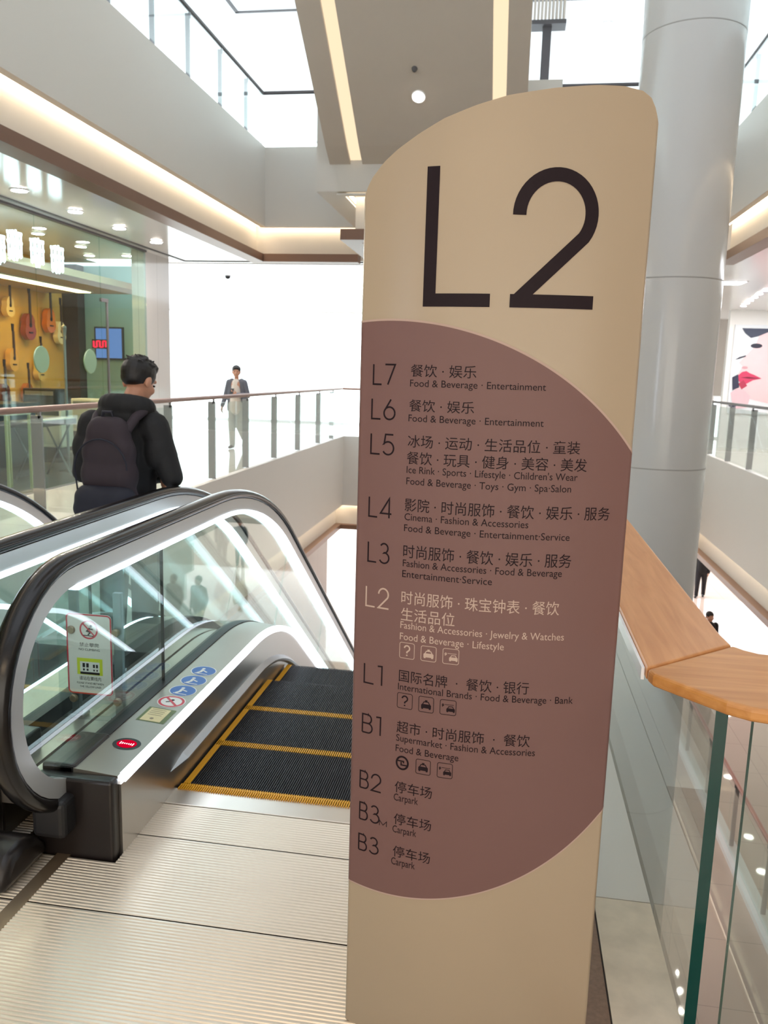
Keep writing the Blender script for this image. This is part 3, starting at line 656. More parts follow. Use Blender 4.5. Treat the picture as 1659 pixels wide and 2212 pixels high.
ROWS = [
    ('code', 'L7', -0.2763, -0.2231, 1.6458, 0.0441), ('cn', '餐饮·娱乐', -0.1856, -0.0395, 1.6646, 0.0271), ('en', 'Food & Beverage · Entertainment', -0.1865, 0.1093, 1.6435, 0.0151),
    ('code', 'L6', -0.2782, -0.2205, 1.5686, 0.0447), ('cn', '餐饮·娱乐', -0.1866, -0.0409, 1.5888, 0.0264), ('en', 'Food & Beverage · Entertainment', -0.1874, 0.1091, 1.5668, 0.0153),
    ('code', 'L5', -0.2782, -0.2205, 1.4893, 0.0454), ('cn', '冰场·运动·生活品位·童装', -0.1870, 0.1915, 1.5091, 0.0284), ('cn', '餐饮·玩具·健身·美容·美发', -0.1879, 0.2093, 1.4715, 0.0286),
    ('en', "Ice Rink · Sports · Lifestyle · Children's Wear", -0.1877, 0.1904, 1.4516, 0.0157), ('en', 'Food & Beverage · Toys · Gym · Spa·Salon', -0.1874, 0.1779, 1.4258, 0.0157),
    ('code', 'L4', -0.2789, -0.2212, 1.3438, 0.0455), ('cn', '影院·时尚服饰·餐饮·娱乐·服务', -0.1892, 0.2699, 1.3643, 0.0301), ('en', 'Cinema · Fashion & Accessories', -0.1889, 0.0892, 1.3439, 0.0160), ('en', 'Food & Beverage · Entertainment·Service', -0.1891, 0.1819, 1.3181, 0.0160),
    ('code', 'L3', -0.2783, -0.2239, 1.2371, 0.0463), ('cn', '时尚服饰·餐饮·娱乐·服务', -0.1891, 0.1894, 1.2565, 0.0313), ('en', 'Fashion & Accessories · Food & Beverage', -0.1892, 0.1700, 1.2361, 0.0163), ('en', 'Entertainment·Service', -0.1898, 0.0168, 1.2109, 0.0163),
    ('codew', 'L2', -0.2805, -0.2213, 1.1292, 0.0472), ('cnw', '时尚服饰·珠宝钟表·餐饮', -0.1898, 0.1694, 1.1473, 0.0320), ('cnw', '生活品位', -0.1895, -0.0625, 1.1074, 0.0315), ('enw', 'Fashion & Accessories · Jewelry & Watches', -0.1901, 0.1846, 1.0889, 0.0167), ('enw', 'Food & Beverage · Lifestyle', -0.1904, 0.0509, 1.0612, 0.0168),
    ('code', 'L1', -0.2801, -0.2327, 0.9387, 0.0476), ('cn', '国际名牌 · 餐饮·银行', -0.1895, 0.1127, 0.9585, 0.0296), ('en', 'International Brands · Food & Beverage · Bank', -0.1908, 0.2158, 0.9382, 0.0165),
    ('code', 'B1', -0.2817, -0.2324, 0.8119, 0.0462), ('cn', '超市·时尚服饰 · 餐饮', -0.1909, 0.1225, 0.8307, 0.0302), ('en', 'Supermarket · Fashion & Accessories', -0.1911, 0.1359, 0.8095, 0.0170), ('en', 'Food & Beverage', -0.1917, -0.0391, 0.7829, 0.0170),
    ('code', 'B2', -0.2841, -0.2266, 0.6662, 0.0437), ('cn', '停车场', -0.1907, -0.0980, 0.6776, 0.0298), ('en', 'Carpark', -0.1923, -0.1312, 0.6562, 0.0180),
    ('code', 'B3', -0.2831, -0.2291, 0.5824, 0.0443), ('cn', '停车场', -0.1903, -0.0966, 0.5943, 0.0290), ('en', 'Carpark', -0.1928, -0.1324, 0.5725, 0.0182), ('m', 'M', -0.2276, -0.2090, 0.5803, 0.0134),
    ('code', 'B3', -0.2835, -0.2290, 0.4995, 0.0424), ('cn', '停车场', -0.1900, -0.0960, 0.5087, 0.0294), ('en', 'Carpark', -0.1936, -0.1327, 0.4869, 0.0185)]
for k, s, u0, u1, z, h in ROWS:
    m = M_white_ink if k.endswith('w') else M_ink
    if k.startswith('code') or k == 'm':
        o = sign_mesh(code(s, u0, u1, z, h, 0.0038 if k != 'm' else 0.0018), 0.0012).build('floor_code', m, SIGN)
    else:
        v, f = text2d(s if k.startswith('en') else s.replace('·', ' · ')); a = min(p[0] for p in v); b = max(p[0] for p in v)
        if k.startswith('cn'): lo = min(p[1] for p in v); hi = max(p[1] for p in v)
        else: lo, hi = 0.0, 0.69
        o = sign_mesh([([(u0 + (p[0] - a) / (b - a) * (u1 - u0), z + (p[1] - lo) / (hi - lo) * h) for p in v], f)], 0.0012).build('chinese_text' if k.startswith('cn') else 'english_text', m, SIGN)
    if k.endswith('w'): o['label'] = 'cream lettering of the current floor'
def icon(kind, u0, u1, z, h):
    P = []; w_ = u1 - u0; k = kind[0]
    X = lambda a: u0 + a * w_
    Y = lambda b: z + b * h
    q = lambda pts: [(X(a), Y(b)) for a, b in pts]
    if k != 'm':
        fr = [(X(a), Y(b)) for a, b in rrect(0.02, 0.98, 0.02, 0.98, 0.12)]; P.append(ribbon(fr + [fr[0]], 0.0014, 0.02, True))
    if k == 'q':
        P.append(ribbon(q(arc(0.5, 0.64, 0.17, 0.17, 175, -50, 14) + [(0.5, 0.42), (0.5, 0.34)]), 0.0034)); P.append(ribbon(q([(0.5, 0.26), (0.5, 0.18)]), 0.0036))
    elif k in 'tp':
        s, ox, oy = (1.0, 0.0, 0.0) if k == 't' else (0.80, 0.16, 0.0)
        T = lambda a, b: (X(0.5 + (a - 0.5) * s + ox), Y(0.5 + (b - 0.5) * s - (0.06 if k == 'p' else 0)))
        R = lambda pts, wd: P.append(ribbon([T(a, b) for a, b in pts], wd * s))
        R([(0.18, 0.37), (0.82, 0.37)], 0.0085); R([(0.26, 0.48), (0.36, 0.66), (0.64, 0.66), (0.74, 0.48)], 0.0022); R([(0.22, 0.48), (0.78, 0.48)], 0.0030)
        R([(0.20, 0.26), (0.32, 0.26)], 0.0045); R([(0.68, 0.26), (0.80, 0.26)], 0.0045)
        if k == 't': R([(0.42, 0.73), (0.58, 0.73)], 0.0035)
        else: P.append(ribbon(q([(0.16, 0.66), (0.16, 0.52)]), 0.0016)); P.append(ribbon(arc(X(0.19), Y(0.64), 0.0018, 0.0022, 0, 360, 10), 0.0018, closed=True)); P.append(ribbon(q([(0.30, 0.68), (0.84, 0.68)]), 0.0012))
    else:
        P.append(ribbon(arc(X(0.5), Y(0.5), w_ * 0.43, h * 0.43, 0, 360, 36), 0.0046, closed=True))
        P.append(ribbon(q([(0.14, 0.62), (0.60, 0.62), (0.60, 0.50)]), 0.0034)); P.append(ribbon(q([(0.86, 0.36), (0.42, 0.36), (0.42, 0.56)]), 0.0034))
    return P
for k, u0, u1, z, h in (('qw', -0.1906, -0.1531, 1.0359, 0.0392), ('tw', -0.1383, -0.1011, 1.0358, 0.0372), ('pw', -0.0868, -0.0484, 1.0359, 0.0376), ('q', -0.1922, -0.1535, 0.9121, 0.0389), ('t', -0.1392, -0.1021, 0.9119, 0.0392), ('p', -0.0881, -0.0493, 0.9121, 0.0375), ('m', -0.1904, -0.1572, 0.7556, 0.0370), ('t', -0.1402, -0.1035, 0.7551, 0.0378), ('p', -0.0883, -0.0511, 0.7549, 0.0383)):
    o = sign_mesh(icon(k, u0, u1, z - h / 2, h), 0.0012).build('pictogram', M_white_ink if k.endswith('w') else M_ink, SIGN)
    o['label'] = {'q': 'question mark pictogram', 't': 'taxi pictogram', 'p': 'car park pictogram', 'm': 'round metro emblem'}[k[0]]

# ------------------------------------------------------------------ near oak topped glass railing at right
G = thing('glass_railing', (0.5, 2.0, 0), 'near glass railing with a wide oak top bending round the corner, right of the sign', 'railing')
fz = lambda u, v, ww: (u, v, ww)
o = MB().prism([(0.322, 1.757), (0.552, 1.972), (0.546, 2.05), (0.546, 7.4), (0.322, 7.4)], fz, 1.022, 1.052).build('handrail', M_oak, G, bevel=0.007); o['label'] = 'straight oak top rail'
pc = [(0.322, 1.752), (0.330, 1.722), (0.45, 1.598), (0.49, 1.574), (0.53, 1.566), (2.6, 1.566), (2.6, 1.918), (0.64, 1.918), (0.60, 1.922), (0.574, 1.94), (0.553, 1.967)]
o = MB().prism(pc, fz, 1.022, 1.052).build('handrail', M_oak2, G, bevel=0.009); o['label'] = 'curved oak corner of the rail'
def pane(mb, x0, x1, y0, y1, z0, z1):
    mb.box(x0, x1, y0, y1, z0, z1)
m = MB(); m.box(0.536, 0.566, 1.985, 7.4, -0.25, 1.022); m.m = [0, 0, 1, 1, 0, 0]; m.build('glass_panel', [M_glass, M_green], G)
m = MB(); m.box(0.622, 2.6, 1.970, 1.990, -0.25, 1.022); m.m = [0, 0, 0, 0, 1, 1]; m.build('glass_panel', [M_glass, M_green_l], G)
MB().box(0.314, 0.321, 1.775, 7.4, 1.018, 1.046).build('edge_strip', M_ceil, G)['label'] = 'white strip along the inner edge of the oak rail'
for y in (2.8, 4.6, 6.4): MB().box(0.40, 0.536, y - 0.02, y + 0.02, 0.985, 1.022).build('rail_bracket', M_post, G)
t = MB(); t.box(0.350, 0.530, 0.9, 2.48, -0.3, 0.002); struct('trim_20', t, M_marble, 'veined cream marble curb below the oak railing', 'curb')
struct('trim_21', MB().box(0.350, 0.530, 2.484, 7.4, -0.3, 0.002), M_fascia, 'plain pale curb continuing behind the veined marble one', 'curb')
struct('trim_22', MB().box(0.345, 0.350, 0.9, 2.5, -0.3, -0.004).box(0.350, 0.53, 2.48, 2.484, -0.3, -0.003), M_seam, 'dark gap along the marble curb', 'gap')
struct('trim_23', MB().box(0.20, 0.345, 3.3, 7.4, -0.6, 0).box(0.12, 0.20, 2.9, 7.4, -0.3, -0.02), M_fascia, 'pale ledge beside the near escalator', 'ledge')
struct('trim_24', MB().box(0.345, 0.53, 2.6, 7.4, -1.2, -0.3).box(0.53, 4.5, 1.5, 1.54, -2.3, -0.01), M_fascia, 'pale slab edge under the oak railing', 'fascia')

# ------------------------------------------------------------------ round column
t = MB(); t.lathe([(0.49, Z1), (0.49, 12.0)], (1.57, 9.0, 0), 64)
cob = t.build('column', M_col, None, smooth=60); tag(cob, 'thick round pale column behind the directory sign', 'column')
t = MB()
for z in (-3.0, -1.0, 0.78, 2.68, 5.0, 7.2): t.lathe([(0.4905, z), (0.4915, z + 0.001), (0.4915, z + 0.012), (0.4905, z + 0.013)], (1.57, 9.0, 0), 64)
adopt(t.build('joint_lines', mat('column joint grey', (170, 168, 166), 0.5), None, smooth=60), cob)

# ------------------------------------------------------------------ tube topped glass railings round the atrium
def railing(pts, posts, z, h, label, mrail, fin=0.055):
    """pts: polyline in plan; posts: list of (segment index, distance)"""
    R = thing('glass_railing', (pts[0][0], pts[0][1], z), label, 'railing')
    P = [Vector((p[0], p[1], 0)) for p in pts]
    MB().tube([p + Vector((0, 0, z + h)) for p in P], 0.03, 12).build('handrail', mrail, R, smooth=60)
    for si, ds in enumerate(posts):
        a, b = P[si], P[si + 1]; t = (b - a).normalized(); nrm = Vector((-t.y, t.x, 0))
        cuts = [0.0] + ds + [(b - a).length]
        for d in ds:
            c = a + t * d
            q = MB(); q.obox(c + nrm * 0.03 + Vector((0, 0, z + h * 0.47 + 0.01)), (nrm, t, (0, 0, 1)), fin, 0.012, h * 0.47); q.obox(c + Vector((0, 0, z + h - 0.05)), (nrm, t, (0, 0, 1)), 0.012, 0.012, 0.05)
            q.build('post', M_post, R)
        for c0, c1 in zip(cuts, cuts[1:]):
            if c1 - c0 < 0.1: continue
            m = MB(); m.obox((a + t * (c0 + c1) / 2) - nrm * 0.045 + Vector((0, 0, z + h * 0.5 - 0.02)), (t, nrm, (0, 0, 1)), (c1 - c0) / 2 - 0.006, 0.006, h * 0.5 - 0.06)
            m.build('glass_panel', M_glass, R)
    return R
y0 = 2.9
railing([(XL - 0.06, y0), (XL - 0.06, YF2 - 0.1)], [[y - y0 for y in (3.9, 5.45, 7.0, 8.5, 9.95, 11.5, 13.05, 14.7, 16.4, 18.2, 19.6)]], 0.03, 1.22, 'glass railing with brown tube rail along the left side of this floor', M_railwood)
railing([(XL - 0.06, YF2 + 0.06), (XR2 + 0.06, YF2 + 0.06)], [[1.5 * k for k in range(1, 6)]], 0.03, 1.22, 'far glass railing across the end of the atrium on this floor', M_railwood)
railing([(XR2 + 0.06, YF2), (XR2 + 0.06, 4.0)], [[1.0 + 1.6 * k for k in range(10)]], 0.03, 1.22, 'glass railing along the right side of this floor beyond the column', M_post)
ya = 4.3
railing([(XL - 0.06, ya), (XL - 0.06, YF3 + 0.06), (-2.72, YF3 + 0.06)], [[y - ya for y in (5.4, 6.47, 7.53, 8.6, 9.67, 10.74, 11.91, 13.06)], [0.95]], Z3 + 0.03, 0.86, 'upper left glass railing with dark rail above the big fascia', M_darkframe, 0.028)
railing([(0.4, YF3 + 0.06), (XR3 + 0.06, YF3 + 0.06), (XR3 + 0.06, 5.0)], [[1.3], [1.2, 2.4, 3.6, 4.8, 6.0, 7.2]], Z3 + 0.03, 0.86, 'upper right glass railing with dark rail behind the column', M_darkframe, 0.028)
railing([(3.6, 17.5), (3.6, 5.0)], [[0.8 + 1.6 * k for k in range(8)]], Z1 + 0.08, 1.05, 'glass railing with reddish brown rail on the level below, seen through the near glass', M_railred, 0.03)
struct('trim_25', MB().box(3.5, 3.72, 5.0, 17.5, Z1, Z1 + 0.08), M_ceil, 'white curb under the railing on the level below', 'curb')

# ------------------------------------------------------------------ overhead escalator
OE = thing('overhead_escalator', (-1.28, 11.0, 4.0), 'grey escalator underside overhead with two warm light lines', 'escalator')
def inc(y): return 4.3 + 0.7 * (11.0 - y)
X0, X1 = -2.54, -0.02; YTOP = 2.6
def slope_strip(x0, x1, d0, d1):
    ps = [(YTOP, inc(YTOP)), (10.7, inc(10.7)), (11.1, inc(11.1) + 0.06), (11.5, inc(11.1) - 0.0)]
    m = MB(); k = 0.8192
    v = []
    for y, z in ps:
        v += [(x0, y - d0 * 0.573, z - d0 * k), (x1, y - d0 * 0.573, z - d0 * k), (x1, y - d1 * 0.573, z - d1 * k), (x0, y - d1 * 0.573, z - d1 * k)]
    f = [(4 * i + j, 4 * i + (j + 1) % 4, 4 * i + 4 + (j + 1) % 4, 4 * i + 4 + j) for i in range(len(ps) - 1) for j in range(4)] + [(0, 1, 2, 3), (12, 15, 14, 13)]
    return m.add(v, f)
gaps = [(X0, -2.265), (-2.105, -0.425), (-0.265, X1)]
for a, b in gaps: slope_strip(a, b, 0.0, -0.10).build('soffit_panel', M_soffit, OE)
for a, b in ((-2.265, -2.105), (-0.425, -0.265)): slope_strip(a, b, -0.045, -0.06).build('light_line', M_trough, OE)
slope_strip(X0, X1, -0.10, -0.95).build('truss_cladding', M_soffit, OE)
for x in (X0 + 0.03, -1.28, X1 - 0.03): slope_strip(x - 0.02, x + 0.02, -0.95, -1.85).build('glass_panel', M_glass, OE)
sl = Vector((0, -0.573, -0.8192)); sx = Vector((1, 0, 0)); sy = sl.cross(sx)
def on_soffit(x, y): return Vector((x, y, inc(y)))
t = MB(); t.lathe([(0.085, 0), (0.085, 0.012), (0.07, 0.014)], on_soffit(-1.29, 10.14), 24, ax=(sx, sy, sl)); lamp = t.build('downlight', M_ceil, OE, smooth=40)
adopt(MB().lathe([(0.066, 0.0145), (0.066, 0.018)], on_soffit(-1.29, 10.14), 24, ax=(sx, sy, sl)).build('lens', M_down, None), lamp)
MB().lathe([(0.035, 0), (0.03, 0.02), (0.012, 0.05)], on_soffit(-1.31, 9.85), 16, ax=(sx, sy, sl)).build('sprinkler', M_darkframe, OE, smooth=40)

# ------------------------------------------------------------------ ceiling lamps
def downlight(x, y, z, label, group, r=0.075, lens=None):
    D_ = thing('downlight', (x, y, z), label, 'downlight', group)
    MB().lathe([(r, -0.012), (r + 0.02, -0.008), (r + 0.02, 0.002), (r, 0.002)], (x, y, z), 24).build('trim_ring', M_ceil, D_, smooth=40)
    MB().lathe([(r - 0.004, -0.0135), (r - 0.004, -0.0125)], (x, y, z), 24).build('lens', lens or M_down, D_)
    return D_
p0 = downlight(-5.5, 8.63, C2, 'white recessed downlight in the ceiling in front of the music shop', 'downlights before the music shop', 0.085, M_downs)
for y in (5.2, 6.35, 7.5, 9.8, 10.95, 12.13): dup(p0, (-5.5, y, C2))
p1 = downlight(5.41, 21.3, C2, 'small downlight in the diagonal row above the beauty poster', 'downlights over the right gallery', 0.06, M_downs)
for x, y in ((5.3, 20.6), (5.2, 19.9), (5.1, 19.2), (5.0, 18.5), (4.92, 17.8)): dup(p1, (x, y, C2))
p2 = downlight(1.47, 18.02, C3, 'downlight in the upper ceiling left of the column', 'downlights in the upper ceiling', 0.09); dup(p2, (1.6, 19.44, C3))
p3 = downlight(5.55, 16.1, -2.45, 'downlight in the ceiling of the level below, mirrored in its floor', 'downlights of the level below', 0.1)
for x, y in ((5.65, 17.4), (5.9, 20.2), (6.9, 24.3), (5.5, 13.5), (7.0, 13.5), (7.2, 18.5)): dup(p3, (x, y, -2.45))
CC = thing('ceiling_camera', (-5.79, 16.1, C2), 'small dark dome camera on the far white ceiling', 'camera')
MB().lathe([(0.07, 0), (0.07, -0.03), (0.062, -0.04)], (-5.79, 16.1, C2), 20).build('mount', M_ceil, CC, smooth=40); MB().ball((-5.79, 16.1, C2 - 0.045), (0.055, 0.055, 0.055)).build('dome', M_seal, CC, smooth=180)
# grille and steel post up right
gr = thing('ceiling_grille', (0.24, 16.1, 7.95), 'pale slatted grille hanging under the upper ceiling right of the light lines', 'grille')
t = MB()
for k in range(12): t.box(-0.2 + k * 0.065, -0.2 + k * 0.065 + 0.04, 16.0, 16.3, 8.0, 8.7)
t.build('slats', M_soffit, gr); MB().box(-0.22, 0.58, 15.98, 16.32, 7.93, 8.0).build('frame', M_darkframe, gr)
tag(MB().box(0.17, 0.33, 16.1, 16.26, Z3, 7.93).build('steel_post', M_darkframe), 'dark steel post standing under the slatted grille', 'post')

# ------------------------------------------------------------------ lamps that light the place (some of them added)
def lamp_panel(name, x, y, z, sx_, sy_, watt, rgb, label):
    t = thing(name, (x, y, z), label, 'ceiling lamp')
    MB().box(x - sx_ / 2 - 0.03, x + sx_ / 2 + 0.03, y - sy_ / 2 - 0.03, y + sy_ / 2 + 0.03, z - 0.01, z + 0.03).build('frame', M_ceil, t)
    MB().box(x - sx_ / 2, x + sx_ / 2, y - sy_ / 2, y + sy_ / 2, z - 0.014, z - 0.0105).build('diffuser', emit('lamp ' + label, rgb, watt), t)
lamp_panel('ceiling_lamp', -1.0, -3.6, C2, 3.0, 0.6, LAMP_WARM * 0.4, (255, 222, 180), 'warm ceiling lamp behind the viewer')

lamp_panel('glow_ceiling', -7.9, 20.0, C2, 11.6, 10.9, 1.7, (244, 250, 255), 'glowing white panel added on the far hall ceiling to burn it out')  # glow added so the far hall ceiling burns out white
lamp_panel('ceiling_lamp', 6.6, 14.0, C2, 1.2, 6.0, 9.0, (246, 250, 255), 'long white ceiling lamp added behind the column to brighten the right gallery')  # added for brightness, hidden by the column
lamp_panel('ceiling_lamp', 3.92, 16.6, C2, 0.5, 0.5, 12.0, (250, 250, 255), 'square bright ceiling lamp in the right gallery beside the column')
lamp_panel('ceiling_lamp', 6.6, 20.6, C2, 1.0, 1.6, 9.0, (246, 250, 255), 'white ceiling lamp added to brighten the beauty poster wall')  # added because the poster wall was too dim
def lit_panel(x0, x1, z0, z1, stren, rgb, label):
    t = thing('back_panel', ((x0 + x1) / 2, YB + 0.03, z0), label, 'shop window')
    MB().box(x0, x1, YB + 0.02, YB + 0.05, z0, z1).build('lit_pane', emit('lit pane ' + label, rgb, stren), t)
    fr = MB(); fr.box(x0 - 0.05, x0, YB + 0.002, YB + 0.08, z0, z1); fr.box(x1, x1 + 0.05, YB + 0.002, YB + 0.08, z0, z1); fr.box(x0 - 0.05, x1 + 0.05, YB + 0.002, YB + 0.08, z1, z1 + 0.05); fr.build('frame', M_darkframe, t)
lit_panel(-3.4, 5.0, 0.15, 3.2, BACK_LIT, (255, 245, 230), 'wide warm glowing panel added behind the viewer to light the sign')  # framed glowing panel, added out of view to light the sign's front
lit_panel(-6.3, -5.4, 0.15, 3.3, BACK_LIT * 3, (226, 234, 255), 'narrow cool lit shop window far behind the viewer')
# ------------------------------------------------------------------ music shop
YS0, YS1 = YB, 13.02; XS = -6.1; XBK = -8.6
SF = thing('storefront', (XS, 6, 0), 'tall frameless glass front of the music shop', 'storefront')
cuts = [YB, 2.0, 5.0, 8.2, 9.85, 11.5, YS1]
for a, b in zip(cuts, cuts[1:]):
    MB().box(XS - 0.008, XS + 0.008, a + 0.006, b - 0.006, 0.02, C2 - 0.02).build('glass_panel', M_glass_shop, SF)
MB().box(XS - 0.03, XS + 0.03, YB, YS1, C2 - 0.03, C2 - 0.001).build('head_rail', M_darkframe, SF)
MB().box(XS - 0.02, XS + 0.02, YB, YS1, 0.001, 0.02).build('floor_rail', M_post, SF)
MB().box(XS - 0.012, XS + 0.012, 11.66, 11.70, 0.02, 2.62).box(XS - 0.02, XS + 0.02, 11.50, 11.70, 2.60, 2.65).build('door_frame', M_darkframe, SF)
M_disc = mat('pale green frosted disc', (112, 142, 114), 0.35)
for y, lab in ((9.86, 'pale green round handle'), (11.10, 'olive round handle')):
    MB().lathe([(0.17, 0), (0.175, 0.01), (0.17, 0.02)], (XS + 0.012, y, 1.72), 32, ax=((0, 1, 0), (0, 0, 1), (1, 0, 0))).build('door_handle', M_disc, SF, smooth=40)['label'] = lab
struct('wall_shop', MB().box(XBK - 0.15, XBK, YB, 15.5, 0, C2), mat('yellow lit shop wall', (214, 164, 78), 0.6), 'yellow back wall of the music shop hung with guitars', 'wall')
struct('wall_shop_end', MB().box(-8.27, -6.72, 14.96, 15.1, 0, C2), mat('sea green shop wall', (134, 164, 158), 0.5), 'pale green end wall of the music shop', 'wall')
struct('wall_shop_pillar', MB().box(-8.62, -8.28, 14.72, 15.1, 0, 3.54), mat('dark brown pillar', (48, 30, 28), 0.4), 'dark brown pillar at the end of the guitar wall', 'wall')
struct('trim_30', MB().box(XBK, -6.5, 6.0, 14.2, 2.95, 3.05), mat('wooden canopy', (196, 170, 138), 0.5), 'pale wooden canopy over the guitar wall', 'canopy')
# glowing letters
for k, (y, z) in enumerate(((9.17, 2.99), (9.52, 3.08), (10.0, 3.06), (10.47, 3.04))):
    m = MB(); rnd = random.Random(k); X_ = XS - 0.06
    for pts in ([(-0.13, 0.16), (0.13, 0.16)], [(-0.13, 0.05), (0.13, 0.05)], [(-0.12, -0.05), (0.12, -0.05)], [(-0.10, 0.18), (-0.10, -0.12)], [(0.10, 0.18), (0.10, -0.12)], [(0.0, 0.2), (0.0, -0.17)], [(-0.02, -0.02), (-0.10, -0.17 + 0.05 * rnd.random())], [(0.02, -0.02), (0.10, -0.17 + 0.05 * rnd.random())]):
        v, f = ribbon(pts, 0.038); n0 = len(v)
        m.add([(X_ + 0.02, y + a, z + b) for a, b in v] + [(X_ - 0.02, y + a, z + b) for a, b in v], f + [tuple(i + n0 for i in q) for q in f])
    tag(m.build('glowing_letter', M_sign_glow), ('leftmost', 'second from left', 'third from left', 'rightmost')[k] + ' glowing white letter of the shop sign behind the glass', 'letter', 'glowing letters of the music shop sign')
# shop ceiling lamps
sl0 = downlight(-7.0, 9.0, C2, 'spot lamp in the music shop ceiling behind the glass', 'spot lamps inside the music shop', 0.09)
for x, y in ((-7.0, 10.2), (-7.0, 11.4), (-7.0, 12.6), (-7.8, 9.6), (-7.8, 10.8), (-7.8, 12.0), (-6.7, 13.6), (-7.4, 13.6)): dup(sl0, (x, y, C2))
lamp_panel('shop_lamp', -7.6, 11.5, 2.94, 0.25, 4.5, 24.0, (255, 210, 140), 'warm strip lamp washing the guitar wall')
lamp_panel('shop_lamp', -7.1, 14.35, C2, 1.2, 0.6, 5.0, (232, 245, 255), 'cool ceiling lamp at the green end of the music shop')
TV = thing('wall_screen', (-7.75, 14.93, 1.78), 'blue screen on the green end wall of the music shop', 'screen')
MB().box(-8.06, -7.47, 14.91, 14.955, 1.78, 2.40).build('frame', M_seal, TV); MB().box(-8.03, -7.50, 14.905, 14.912, 1.81, 2.37).build('display', M_screen, TV)
m = MB()
for k in range(5): v, f = ribbon([(-7.72 + k * 0.06, 2.0), (-7.72 + k * 0.06, 2.11)], 0.034); m.add([(a, 14.25, b) for a, b in v], f); 
for k in range(4): v, f = ribbon([(-7.72 + k * 0.06, 2.0 + 0.11 * (k % 2)), (-7.66 + k * 0.06, 2.0 + 0.11 * (k % 2))], 0.02); m.add([(a, 14.25, b) for a, b in v], f)
RS = thing('red_sign', (-7.6, 14.25, 1.97), 'small red led sign in front of the blue screen', 'sign')
m.build('led_text', M_redled, RS); MB().box(-7.76, -7.44, 14.252, 14.29, 1.97, 2.14).build('housing', M_seal, RS)
struct('floor', MB().box(XBK, XS - 0.05, 5.0, 14.3, 0.0, 0.006), mat('dark grey shop carpet', (70, 68, 74), 0.8), 'dark grey floor of the music shop', 'floor')
# guitars
def guitar(y, z, rgb, lab, sc=1.0, tilt=0.0):
    """hangs on the shop's back wall, facing +x; z is the body centre"""
    x = XBK + 0.10; T = thing('guitar', (x, y, z - 0.28 * sc), lab, 'guitar', 'guitars on the shop wall')
    out = []
    for i in range(40):
        a = 2 * pi * i / 40; s = sin(a); c = cos(a)
        wd = 0.19 if s < -0.1 else 0.145; 
        wd = (0.195 * max(0, -s) ** 0.35 if s < 0 else 0.145) if False else wd
        r = (0.155 + 0.045 * (1 - s) / 2) * (1 - 0.20 * math.exp(-((s - 0.12) / 0.28) ** 2))
        out.append((c * r * sc * 1.0, s * 0.245 * sc))
    body = mat('guitar finish ' + lab[:28], rgb, 0.25, coat=0.4)
    rot = lambda u, v: (u * cos(tilt) - v * sin(tilt), u * sin(tilt) + v * cos(tilt))
    F = lambda u, v, ww: (x + ww, y + rot(u, v)[0], z + rot(u, v)[1])
    MB().prism(out, F, -0.05, 0.05).build('guitar_body', body, T, smooth=50)
    MB().prism(arc(0, 0.03 * sc, 0.045 * sc, 0.045 * sc, 0, 345, 20), F, 0.050, 0.053).build('sound_hole', M_ink, T)
    MB().prism([(-0.06 * sc, -0.115 * sc), (0.06 * sc, -0.115 * sc), (0.06 * sc, -0.09 * sc), (-0.06 * sc, -0.09 * sc)], F, 0.050, 0.060).build('bridge', M_ink, T)
    MB().prism([(-0.026 * sc, 0.06 * sc), (0.026 * sc, 0.06 * sc), (0.021 * sc, 0.60 * sc), (-0.021 * sc, 0.60 * sc)], F, 0.035, 0.062).build('neck', mat('neck ' + lab[:28], (58, 34, 26), 0.4), T)
    MB().prism([(-0.026 * sc, 0.60 * sc), (0.026 * sc, 0.60 * sc), (0.036 * sc, 0.75 * sc), (-0.036 * sc, 0.75 * sc)], F, 0.03, 0.05).build('headstock', M_ink, T)
    return T
guitar(12.30, 2.10, (206, 104, 36), 'large orange acoustic guitar hanging at the left edge of the shop wall', 1.1)
guitar(12.62, 1.12, (96, 44, 34), 'dark red guitar hanging lowest at the left of the shop wall', 0.8)
guitar(13.42, 2.30, (150, 66, 46), 'reddish brown guitar hanging in the middle of the shop wall', 0.95)
guitar(12.90, 1.72, (216, 160, 84), 'tan guitar hanging below and left of the reddish brown one', 0.8)
guitar(13.72, 1.55, (228, 184, 110), 'cream guitar hanging low right of the reddish brown one', 0.8)
guitar(13.30, 1.15, (176, 96, 44), 'honey brown guitar hanging under the reddish brown one', 0.7)
guitar(14.08, 2.45, (222, 122, 42), 'bright orange guitar hanging high beside the dark pillar', 0.9)
guitar(12.86, 2.60, (240, 200, 130), 'pale yellow guitar hanging high left of the reddish brown one', 0.7)
guitar(14.42, 2.25, (250, 226, 170), 'pale cream guitar hanging nearest the dark pillar', 0.85)
# goods on the shop floor
def amp(x, y, w_, d, h, m, lab, z=0.0):
    T = thing('amplifier', (x, y, z), lab, 'amplifier', 'amplifiers on the shop floor')
    MB().box(x - w_ / 2, x + w_ / 2, y - d / 2, y + d / 2, z, z + h).build('cabinet', m, T, bevel=0.015)
    MB().box(x - w_ / 2 + 0.04, x + w_ / 2 - 0.04, y - d / 2 - 0.006, y - d / 2 + 0.001, z + 0.05, z + h - 0.14).build('grille', mat('grille ' + lab[:20], (60, 56, 56) if m is M_seal else (196, 190, 180), 0.8), T)
    MB().box(x - w_ / 2 + 0.04, x + w_ / 2 - 0.04, y - d / 2 - 0.006, y - d / 2 + 0.001, z + h - 0.11, z + h - 0.04).build('control_panel', M_post, T)
M_cream = mat('cream amplifier cover', (226, 216, 200), 0.5)
amp(-7.35, 12.1, 0.6, 0.35, 0.62, M_cream, 'cream amplifier on the shop floor beside the door', 0.35)
amp(-7.15, 13.0, 0.5, 0.35, 0.55, M_cream, 'second cream amplifier farther back near the pillar', 0.55)
